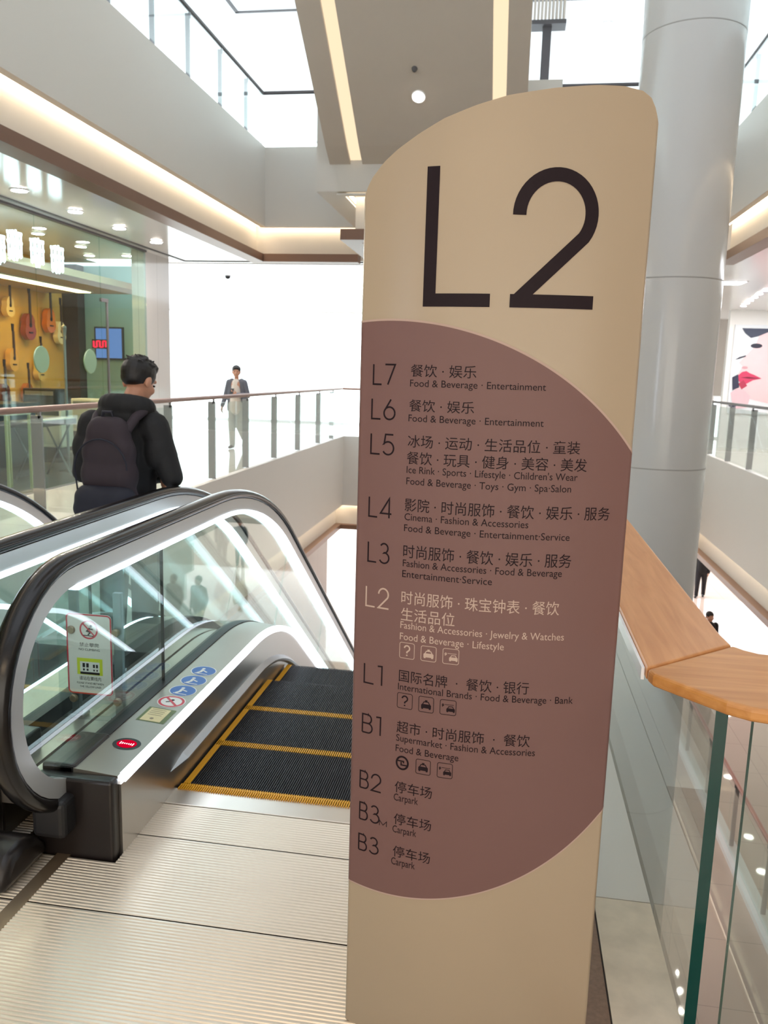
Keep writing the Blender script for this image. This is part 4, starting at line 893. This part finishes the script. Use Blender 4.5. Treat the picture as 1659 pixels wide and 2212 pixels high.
amp(-7.9, 12.9, 0.6, 0.4, 1.25, M_seal, 'tall black amplifier in front of the guitar wall')
amp(-8.05, 11.9, 0.5, 0.5, 0.95, M_seal, 'wide black amplifier under the hanging guitars')
CT = thing('shop_counter', (-7.5, 10.2, 0), 'long dark counter across the left of the music shop', 'counter')
MB().box(-7.9, -7.1, 9.0, 11.3, 0, 1.05).build('cabinet', mat('dark navy cabinet', (44, 46, 58), 0.5), CT, bevel=0.01); MB().box(-7.95, -7.05, 8.95, 11.35, 1.05, 1.09).build('counter_top', M_seal, CT)
KB = thing('keyboard', (-6.75, 10.9, 0), 'keyboard on crossed legs just inside the shop glass', 'keyboard')
MB().box(-6.95, -6.55, 10.3, 11.5, 0.78, 0.86).build('key_bed', M_seal, KB, bevel=0.01); MB().box(-6.70, -6.56, 10.34, 11.46, 0.86, 0.875).build('keys', M_stick, KB)
for y in (10.5, 11.3):
    MB().tube([(-6.95, y, 0.01), (-6.55, y, 0.78)], 0.015, 8).build('leg', M_post, KB); MB().tube([(-6.55, y, 0.01), (-6.95, y, 0.78)], 0.015, 8).build('leg', M_post, KB)
ST = thing('display_stand', (-6.5, 9.7, 0), 'yellow metal display stand inside the shop glass', 'stand')
t = MB()
for dx in (-0.15, 0.15):
    for dy in (-0.25, 0.25): t.box(-6.5 + dx - 0.015, -6.5 + dx + 0.015, 9.7 + dy - 0.015, 9.7 + dy + 0.015, 0, 1.0)
t.build('frame', mat('yellow metal', (206, 196, 140), 0.4), ST); MB().box(-6.67, -6.33, 9.43, 9.97, 1.0, 1.03).build('shelf', M_cream, ST)
for k, (x, y, lab) in enumerate(((-6.85, 11.75, 'slim steel microphone stand behind the olive door handle'), (-6.8, 9.35, 'slim steel microphone stand left of the pale green door handle'))):
    T = thing('microphone_stand', (x, y, 0), lab, 'microphone stand', 'microphone stands')
    MB().lathe([(0.14, 0), (0.14, 0.015), (0.03, 0.03)], (x, y, 0), 20).build('base', M_seal, T); MB().tube([(x, y, 0.02), (x, y, 2.1)], 0.02, 10).build('pole', M_post, T); MB().cone((x, y, 2.1), 0.025, (x, y, 2.22), 0.04).build('microphone', M_steel, T)
BN = thing('waste_bin', (-6.7, 8.15, 0), 'pale blue tapered bin standing inside the shop at the left edge', 'bin')
MB().lathe([(0.20, 0), (0.28, 1.2), (0.26, 1.2), (0.19, 0.03)], (-6.7, 8.15, 0), 28).build('bin_body', mat('pale blue plastic', (150, 186, 206), 0.4), BN, smooth=50)

# ------------------------------------------------------------------ beauty poster (generic painted face)
PO = thing('poster', (6.4, 22.55, 0.95), 'large poster of a face with red lips on the white wall at right', 'poster')
px0, pz0, pw, ph = 5.58, 0.90, 2.6, 2.28
MB().box(px0, px0 + pw, 22.55, 22.59, pz0, pz0 + ph).build('panel', mat('poster pale ground', (226, 230, 236), 0.4, var=0.06, scale=2), PO)
def shape(pts, y, m, nm):
    MB().prism([(px0 + a * pw, pz0 + b * ph) for a, b in pts], lambda u, v, ww: (u, ww, v), y, y + 0.002).build(nm, m, PO)
q = lambda pts: [((5.6 + 0.013 * a - px0) / pw, (3.14 - 0.0122 * b - pz0) / ph) for a, b in pts]
shape(q([(60, 4), (45, 20), (39, 42), (26, 58), (12, 76), (20, 84), (15, 94), (10, 106), (18, 119), (16, 134), (40, 152), (110, 168), (190, 150), (190, 4)]), 22.545, mat('poster skin', (232, 200, 204), 0.4), 'face')
shape(q([(12, 4), (70, 4), (120, 4), (60, 12), (44, 20), (30, 24), (18, 14)]), 22.540, mat('poster dark hair', (62, 68, 88), 0.5), 'hair')
shape(q(arc(42, 40, 11, 5, 0, 345, 18)), 22.538, mat('poster eye ink', (44, 44, 60), 0.5), 'eye')
shape(q([(4, 70), (12, 64), (24, 60), (24, 63), (12, 68)]), 22.538, mat('poster lash ink', (60, 60, 76), 0.5), 'lashes')
shape(q(arc(24, 86, 6, 3, 0, 345, 14)), 22.538, mat('poster nose shade', (206, 156, 164), 0.5), 'nostril')
shape(q([(12, 104), (20, 95), (28, 93), (34, 97), (44, 101), (58, 108), (42, 112), (30, 120), (20, 119), (13, 112)]), 22.538, mat('poster red lips', (206, 70, 104), 0.3), 'lips')
shape(q([(18, 107), (32, 105), (56, 108), (34, 109)]), 22.535, mat('poster lip line', (120, 34, 58), 0.4), 'lip_line')
shape(q([(2, 107), (13, 100), (17, 128), (5, 134)]), 22.536, mat('poster dark tube', (56, 58, 80), 0.4), 'lipstick_case')
shape(q([(15, 120), (24, 112), (32, 124), (22, 132)]), 22.533, mat('poster lipstick', (180, 60, 86), 0.4), 'lipstick')
shape(q([(2, 140), (14, 128), (26, 132), (40, 146), (36, 170), (10, 174)]), 22.537, mat('poster hand', (226, 192, 200), 0.4), 'hand')
shape(q(arc(8, 166, 8, 4, 0, 345, 14)), 22.533, mat('poster nail', (60, 62, 84), 0.4), 'nail')

# ------------------------------------------------------------------ people
def figure(name, mb, voxel, m, parent, smooth=4):
    """union of overlapping closed lumps -> one continuous skin"""
    tmp = mb.build('tmp_' + name, m)
    r = tmp.modifiers.new('r', 'REMESH'); r.mode = 'VOXEL'; r.voxel_size = voxel; r.use_smooth_shade = True
    s = tmp.modifiers.new('s', 'SMOOTH'); s.iterations = smooth; s.factor = 0.5
    dg = bpy.context.evaluated_depsgraph_get(); me = D.meshes.new_from_object(tmp.evaluated_get(dg)); me.name = name
    loc = tmp.location.copy(); D.objects.remove(tmp)
    me.polygons.foreach_set('use_smooth', [True] * len(me.polygons))
    if not me.materials: me.materials.append(m)
    o = D.objects.new(name, me); o.location = loc; COL.objects.link(o)
    if parent is not None: adopt(o, parent)
    return o
class Pose:
    """joint coordinates: x to the figure's right, y forward, z up; placed at base with heading"""
    def __init__(s, base, yaw, sc=1.0): s.b = Vector(base); s.m = Matrix.Rotation(yaw, 3, 'Z'); s.sc = sc
    def __call__(s, x, y, z): return s.b + s.m @ (Vector((x, y, z)) * s.sc)
    def ax(s, tx=0.0):
        R = s.m @ Matrix.Rotation(tx, 3, 'X'); return (R @ Vector((1, 0, 0)), R @ Vector((0, 1, 0)), R @ Vector((0, 0, 1)))
def hand(mb, P, wrist, dirv, palmn, sd=1, curl=0.5, sc=1.0):
    """palm and five bent fingers; dirv pointing along the hand, palmn out of the palm"""
    d = Vector(dirv).normalized(); n = Vector(palmn); n = (n - d * n.dot(d)).normalized(); a = d.cross(n).normalized() * sd
    W = Vector(wrist); C_ = lambda u, v, t: P(*(W + d * u + a * v + n * t)); k = P.sc * sc
    for v in (-0.026, -0.009, 0.009, 0.026): mb.cone(C_(0.0, v * 0.6, 0), 0.016 * k, C_(0.088, v, 0), 0.0125 * k)
    for v, ln in ((-0.030, 0.062), (-0.010, 0.075), (0.010, 0.080), (0.030, 0.072)):
        p = (0.09, v, 0.0); q = (0.09 + ln * 0.5 * cos(curl * .6), v * 1.08, ln * 0.5 * sin(curl * .6)); r = (q[0] + ln * 0.5 * cos(curl * 1.7), v * 1.08, q[2] + ln * 0.5 * sin(curl * 1.7))
        mb.cone(C_(*p), 0.0100 * k, C_(*q), 0.0090 * k, 8); mb.cone(C_(*q), 0.0088 * k, C_(*r), 0.0076 * k, 8)
    mb.cone(C_(0.022, 0.026, 0.004), 0.0125 * k, C_(0.055, 0.052, 0.020), 0.0105 * k, 8); mb.cone(C_(0.055, 0.052, 0.020), 0.0103 * k, C_(0.086, 0.056, 0.030), 0.0086 * k, 8)
def head(mb, P, c, tilt, turn=0.0, k=1.0):
    R = P.m @ Matrix.Rotation(turn, 3, 'Z') @ Matrix.Rotation(tilt, 3, 'X'); X, Y, Z = [R @ Vector(v) for v in ((1, 0, 0), (0, 1, 0), (0, 0, 1))]; C0 = P(*c); s = P.sc * k
    L = lambda x, y, z: C0 + (X * x + Y * y + Z * z) * s
    mb.ball(L(0, -0.010, 0.025), (0.077 * s, 0.096 * s, 0.090 * s), 0, (X, Y, Z)); mb.ball(L(0, 0.020, -0.035), (0.064 * s, 0.074 * s, 0.085 * s), 0, (X, Y, Z))
    mb.ball(L(0, 0.062, -0.090), (0.030 * s, 0.026 * s, 0.024 * s), 0, (X, Y, Z))
    mb.cone(L(0, 0.088, 0.005), 0.009 * s, L(0, 0.106, -0.030), 0.014 * s); mb.ball(L(0.013, 0.092, -0.036), 0.010 * s); mb.ball(L(-0.013, 0.092, -0.036), 0.010 * s)
    mb.ball(L(0, 0.080, -0.062), (0.024 * s, 0.012 * s, 0.007 * s), 0, (X, Y, Z)); mb.ball(L(0, 0.080, -0.072), (0.021 * s, 0.012 * s, 0.007 * s), 0, (X, Y, Z))
    mb.cone(L(-0.045, 0.076, 0.022), 0.010 * s, L(0.045, 0.076, 0.022), 0.010 * s)
    for e in (-1, 1):
        mb.ball(L(e * 0.080, -0.012, -0.012), (0.011 * s, 0.022 * s, 0.034 * s), 0, (X, Y, Z)); mb.ball(L(e * 0.045, 0.050, -0.035), (0.026 * s, 0.028 * s, 0.026 * s), 0, (X, Y, Z))
    return L, (X, Y, Z), s
def eyes(L, s, parent, axs):
    for e in (-1, 1): MB().ball(L(e * 0.030, 0.086, 0.002), (0.012 * s, 0.006 * s, 0.006 * s), 0, axs, 12, 8).build('eye', M_ink, parent, smooth=180)
M_skin = mat('skin', (190, 138, 112), 0.5, var=0.05, scale=30)
M_hair = mat('black hair', (22, 18, 18), 0.5, var=0.3, scale=80)
def limb(mb, pts, rs):
    for (p, q), (a, b) in zip(zip(pts, pts[1:]), zip(rs, rs[1:])): mb.cone(p, a, q, b)

# man with backpack -------------------------------------------------------
P = Pose((-2.15, 4.28, -0.035), radians(-4)); PM = thing('person', (-2.15, 4.28, -0.035), 'man in black hooded jacket with dark backpack, seen from behind with arms folded', 'person')
b = MB(); L, hx, s = head(b, P, (0.055, 0.075, 1.625), radians(-22), radians(-12), 1.04)
b.cone(P(0.03, -0.01, 1.44), 0.062, P(0.05, 0.045, 1.56), 0.056)
b.cone(P(0, 0, 0.98), 0.14, P(0, -0.01, 1.20), 0.145); b.cone(P(0, -0.01, 1.20), 0.145, P(0, 0, 1.36), 0.14); b.cone(P(-0.16, 0, 1.38), 0.07, P(0.16, 0, 1.38), 0.07)
RA = [P(0.19, -0.01, 1.375), P(0.300, -0.02, 1.10), P(0.05, 0.27, 1.17)]; LA = [P(-0.19, -0.01, 1.375), P(-0.262, 0.0, 1.10), P(0.150, 0.150, 1.085)]
for A in (RA, LA): limb(b, A, (0.05, 0.040, 0.030))
hand(b, P, (0.05, 0.27, 1.17), (-1, -0.15, 0.0), (0, -1, -0.1), 1, 0.5); hand(b, P, (0.165, 0.135, 1.075), (0.40, -0.90, -0.12), (0.7, 0.6, 0.1), -1, 0.25, 1.05)
for e in (-1, 1):
    limb(b, [P(e * 0.09, 0, 0.93), P(e * 0.10, 0.02, 0.50), P(e * 0.105, -0.01, 0.09)], (0.085, 0.058, 0.04)); b.cone(P(e * 0.105, -0.03, 0.045), 0.038, P(e * 0.12, 0.15, 0.032), 0.03)
figure('body', b, 0.006, M_skin, PM)
eyes(L, s, PM, hx)
h = MB(); h.ball(L(0, -0.018, 0.038), (0.088 * s, 0.103 * s, 0.092 * s), 0, hx); h.ball(L(0, -0.050, 0.0), (0.072 * s, 0.058 * s, 0.050 * s), 0, hx); h.ball(L(0, 0.035, 0.085), (0.066 * s, 0.055 * s, 0.045 * s), 0, hx)
rr = random.Random(3)
for i in range(110):
    a = rr.uniform(0, 2 * pi); t = rr.uniform(0.05, 1.15); q = Vector((sin(t) * cos(a) * 0.088, sin(t) * sin(a) * 0.100 - 0.015, cos(t) * 0.090 + 0.038)); o_ = q * 1.07 + Vector((rr.uniform(-.012, .012), rr.uniform(-.012, .012), -0.002))
    h.cone(L(*q), 0.009 * s, L(*o_), 0.005 * s, 6)
figure('hair', h, 0.005, M_hair, PM, 2)
M_jacket = mat('black jacket cloth', (20, 20, 23), 0.75, var=0.25, scale=14, bump=0.3)
M_trousers = mat('charcoal trousers', (36, 35, 40), 0.8, var=0.2, scale=12)
j = MB(); j.cone(P(0, 0, 0.90), 0.172, P(0, -0.01, 1.18), 0.178); j.cone(P(0, -0.01, 1.18), 0.178, P(0, -0.005, 1.33), 0.165); j.cone(P(-0.175, -0.01, 1.365), 0.082, P(0.175, -0.01, 1.365), 0.082); j.cone(P(-0.07, -0.01, 1.42), 0.085, P(0.08, 0.0, 1.42), 0.085)
limb(j, RA, (0.084, 0.062, 0.050)); limb(j, LA, (0.084, 0.068, 0.050))
for e in (-1, 1): j.ball(P(e * 0.225, -0.02, 1.24), (0.082, 0.085, 0.11))
j.ball(P(-0.08, 0, 0.88), (0.12, 0.15, 0.09)); j.ball(P(0.08, 0, 0.88), (0.12, 0.15, 0.09))
figure('jacket', j, 0.008, M_jacket, PM, 5)
hd = MB()
for i in range(15):
    a = radians(-205 + 230 * i / 14); hd.ball(P(0.03 + 0.112 * cos(a), -0.015 + 0.092 * sin(a), 1.475 - 0.022 * sin(a)), (0.050, 0.050, 0.062))
hd.ball(P(0.01, -0.10, 1.41), (0.135, 0.060, 0.095))
figure('hood', hd, 0.008, M_jacket, PM, 5)
tr = MB()
for e in (-1, 1): limb(tr, [P(e * 0.09, 0, 0.90), P(e * 0.10, 0.02, 0.50), P(e * 0.105, -0.01, 0.07)], (0.115, 0.085, 0.070))
tr.ball(P(0, -0.01, 0.90), (0.17, 0.14, 0.10)); figure('trousers', tr, 0.010, M_trousers, PM)
for e in (-1, 1):
    sh = MB(); sh.cone(P(e * 0.105, -0.04, 0.045), 0.043, P(e * 0.118, 0.15, 0.036), 0.038); sh.cone(P(e * 0.105, -0.02, 0.08), 0.048, P(e * 0.11, 0.02, 0.05), 0.046); figure('shoe', sh, 0.008, M_seal, PM)
# backpack
BP = thing('backpack', P(-0.04, -0.26, 0.80), 'dark purple black backpack worn by the man on the escalator', 'backpack')
M_bag = mat('dark aubergine cloth', (46, 36, 44), 0.75, var=0.15, scale=10); M_bag2 = mat('dark navy cloth', (26, 28, 42), 0.75, var=0.15, scale=10)
bb = MB(); bx, by = 0.03, -0.21
for z, w_, d_ in ((0.98, 0.165, 0.085), (1.12, 0.165, 0.085), (1.24, 0.155, 0.08), (1.33, 0.13, 0.07)):
    for xx in (-1, -0.4, 0.4, 1): bb.ball(P(bx + xx * (w_ - 0.085), by, z), (0.085, d_, 0.11))
figure('main_compartment', bb, 0.010, M_bag, BP, 22)
fp = MB()
for z, w_, d_ in ((0.86, 0.165, 0.075), (0.94, 0.185, 0.085), (1.00, 0.175, 0.085)):
    for xx in (-1, -0.4, 0.4, 1): fp.ball(P(bx + xx * (w_ - 0.085), by - 0.05, z), (0.085, d_, 0.075))
figure('front_pocket', fp, 0.010, M_bag2, BP, 16)
for e in (-1, 1):
    MB().tube([P(bx + e * 0.10, -0.20, 1.36), P(bx + e * 0.115, -0.13, 1.43), P(bx + e * 0.125, -0.05, 1.465), P(bx + e * 0.13, 0.05, 1.44), P(bx + e * 0.15, 0.14, 1.34), P(bx + e * 0.17, 0.19, 1.20), P(bx + e * 0.19, 0.14, 1.05), P(bx + e * 0.19, -0.04, 0.98), P(bx + e * 0.15, -0.2, 0.97)], 0.026, 10).build('strap', M_bag, BP, smooth=60)
MB().tube([P(bx - 0.04, -0.21, 1.40), P(bx - 0.025, -0.215, 1.46), P(bx + 0.025, -0.215, 1.46), P(bx + 0.04, -0.21, 1.40)], 0.010, 8).build('grab_loop', M_bag2, BP, smooth=60)
lg = MB(); gx, gy, gz = bx + 0.10, by - 0.142, 0.955
for pts in ([(-0.02, 0), (-0.012, 0.022), (-0.004, 0), (0.004, 0.022), (0.012, 0), (0.02, 0.022), (0.028, 0)], [(-0.022, -0.010), (0.028, -0.010)]):
    v, f = ribbon(pts, 0.004); lg.add([P(gx - 0.02 + a, gy + 0.002, gz + c) for a, c in v], f)
lg.build('emblem', mat('grey stitched emblem', (120, 122, 136), 0.7), BP)
MB().tube([P(bx - 0.15 + 0.01, by - 0.085, 1.02)] + [P(bx + 0.155 * cos(radians(a)), by - 0.088, 1.16 + 0.16 * sin(radians(a))) for a in range(180, -1, -15)], 0.005, 6).build('zipper', M_bag2, BP)

# walking woman ----------------------------------------------------------------
WB = (-5.78, 16.6, 0.0)
P = Pose(WB, radians(176), 1.035); PW = thing('person', WB, 'person in grey jacket and light trousers walking with a phone, far gallery', 'person')
b = MB(); L, hx, s = head(b, P, (0, 0.02, 1.565), radians(-4), radians(18))
b.cone(P(0, 0, 1.40), 0.05, P(0, 0.015, 1.50), 0.047); b.cone(P(0, 0, 0.96), 0.125, P(0, 0, 1.18), 0.11); b.cone(P(0, 0, 1.18), 0.115, P(0, 0, 1.30), 0.12); b.cone(P(-0.14, 0, 1.35), 0.055, P(0.14, 0, 1.35), 0.055)
RA = [P(0.165, 0, 1.345), P(0.25, -0.03, 1.09), P(0.30, 0.04, 0.87)]; LA = [P(-0.165, 0, 1.345), P(-0.235, -0.02, 1.08), P(-0.085, 0.19, 1.10)]
limb(b, RA, (0.042, 0.034, 0.025)); limb(b, LA, (0.042, 0.034, 0.025))
hand(b, P, (0.30, 0.04, 0.87), (0.1, 0.2, -1), (-1, 0, 0), 1, 0.5); hand(b, P, (-0.085, 0.19, 1.10), (0.8, 0.45, 0.35), (0.3, -0.6, 0.8), -1, 0.7)
RL_ = [P(0.08, 0, 0.90), P(0.075, 0.08, 0.48), P(0.055, 0.10, 0.08)]; LL_ = [P(-0.08, 0, 0.90), P(-0.06, 0.02, 0.47), P(-0.045, -0.26, 0.20)]
limb(b, RL_, (0.08, 0.054, 0.036)); limb(b, LL_, (0.08, 0.054, 0.036)); b.cone(P(0.055, 0.08, 0.045), 0.034, P(0.06, 0.24, 0.03), 0.028); b.cone(P(-0.045, -0.30, 0.17), 0.034, P(-0.05, -0.22, 0.03), 0.028)
figure('body', b, 0.007, M_skin, PW); eyes(L, s, PW, hx)
h = MB(); h.ball(L(0, -0.022, 0.045), (0.092 * s, 0.105 * s, 0.088 * s), 0, hx); h.ball(L(0, -0.055, -0.03), (0.08 * s, 0.055 * s, 0.06 * s), 0, hx); h.ball(L(0.0, 0.055, 0.075), (0.062 * s, 0.04 * s, 0.03 * s), 0, hx); figure('hair', h, 0.007, M_hair, PW)
M_gj = mat('grey jacket cloth', (96, 98, 108), 0.8, var=0.1); M_top = mat('pale sand top', (206, 196, 186), 0.8, var=0.1, scale=10); M_gt = mat('light grey trousers', (176, 176, 172), 0.8, var=0.08)
j = MB(); limb(j, RA, (0.068, 0.058, 0.046)); limb(j, LA, (0.068, 0.058, 0.046))
for e in (-1, 1):
    limb(j, [P(e * 0.105, -0.005, 1.36), P(e * 0.125, -0.01, 1.15), P(e * 0.135, -0.01, 0.80)], (0.075, 0.078, 0.080))
j.cone(P(-0.08, -0.06, 1.33), 0.085, P(-0.08, -0.06, 0.82), 0.085); j.cone(P(0.08, -0.06, 1.33), 0.085, P(0.08, -0.06, 0.82), 0.085); figure('jacket', j, 0.009, M_gj, PW)
t = MB(); t.cone(P(0, 0.03, 1.34), 0.085, P(0, 0.035, 1.10), 0.125); t.cone(P(0, 0.035, 1.10), 0.125, P(0, 0.03, 0.80), 0.135); figure('top', t, 0.009, M_top, PW)
t = MB(); limb(t, RL_, (0.105, 0.078, 0.062)); limb(t, LL_, (0.105, 0.078, 0.060)); t.ball(P(0, 0, 0.88), (0.15, 0.12, 0.10)); figure('trousers', t, 0.009, M_gt, PW)
for pts in ((P(0.055, 0.07, 0.05), P(0.06, 0.24, 0.036)), (P(-0.045, -0.31, 0.16), P(-0.05, -0.22, 0.036))):
    sh = MB(); sh.cone(pts[0], 0.042, pts[1], 0.034); figure('shoe', sh, 0.009, M_darkframe, PW)
ph_ = MB(); ph_.obox(P(0.0, 0.25, 1.165), (P.ax(radians(35))), 0.036, 0.005, 0.075); tag(ph_.build('phone', M_seal, bevel=0.003), 'dark phone held by the walking person in the far gallery', 'phone')

# people on the level below ----------------------------------------------------
def walker(base, yaw, label, mt, mb_, sc=1.0):
    P = Pose(base, yaw, sc); T = thing('person', base, label, 'person')
    b = MB(); L, hx, s = head(b, P, (0, 0.02, 1.60), 0.0); b.cone(P(0, 0, 1.42), 0.055, P(0, 0.01, 1.53), 0.05); b.cone(P(0, 0, 0.97), 0.13, P(0, 0, 1.32), 0.14)
    A = []
    for e in (-1, 1):
        a = [P(e * 0.18, 0, 1.37), P(e * 0.23, -0.03, 1.10), P(e * 0.22, 0.06, 0.86)]; A.append(a); limb(b, a, (0.045, 0.038, 0.028)); hand(b, P, (e * 0.22, 0.06, 0.86), (0, 0.15, -1), (-e, 0, 0), e, 0.4)
        l = [P(e * 0.09, 0, 0.92), P(e * 0.09, 0.10 * e, 0.50), P(e * 0.09, 0.14 * e, 0.08)]; limb(b, l, (0.085, 0.058, 0.04)); b.cone(P(e * 0.09, 0.12 * e, 0.04), 0.036, P(e * 0.10, 0.14 * e + 0.14, 0.03), 0.03)
    figure('body', b, 0.010, M_skin, T)
    h = MB(); h.ball(L(0, -0.02, 0.04), (0.09 * s, 0.104 * s, 0.09 * s), 0, hx); h.ball(L(0, -0.05, -0.02), (0.08 * s, 0.06 * s, 0.06 * s), 0, hx); figure('hair', h, 0.010, M_hair, T)
    j = MB(); j.cone(P(0, 0, 0.92), 0.16, P(0, 0, 1.32), 0.165); j.cone(P(-0.16, 0, 1.36), 0.075, P(0.16, 0, 1.36), 0.075)
    for a in A: limb(j, a, (0.075, 0.062, 0.045))
    figure('jacket', j, 0.012, mt, T)
    t = MB()
    for e in (-1, 1): limb(t, [P(e * 0.09, 0, 0.90), P(e * 0.09, 0.10 * e, 0.50), P(e * 0.09, 0.14 * e, 0.07)], (0.115, 0.082, 0.062))
    figure('trousers', t, 0.012, mb_, T)
    for e in (-1, 1):
        sh = MB(); sh.cone(P(e * 0.09, 0.11 * e - 0.01, 0.045), 0.043, P(e * 0.10, 0.14 * e + 0.14, 0.036), 0.036); figure('shoe', sh, 0.010, M_seal, T)
walker((6.45, 27.2, Z1), radians(160), 'small far figure in dark clothes walking on the level below', M_jacket, M_trousers, 1.0)
walker((4.85, 19.3, Z1), radians(200), 'person on the level below half hidden by the oak rail', M_jacket, M_trousers, 0.98)
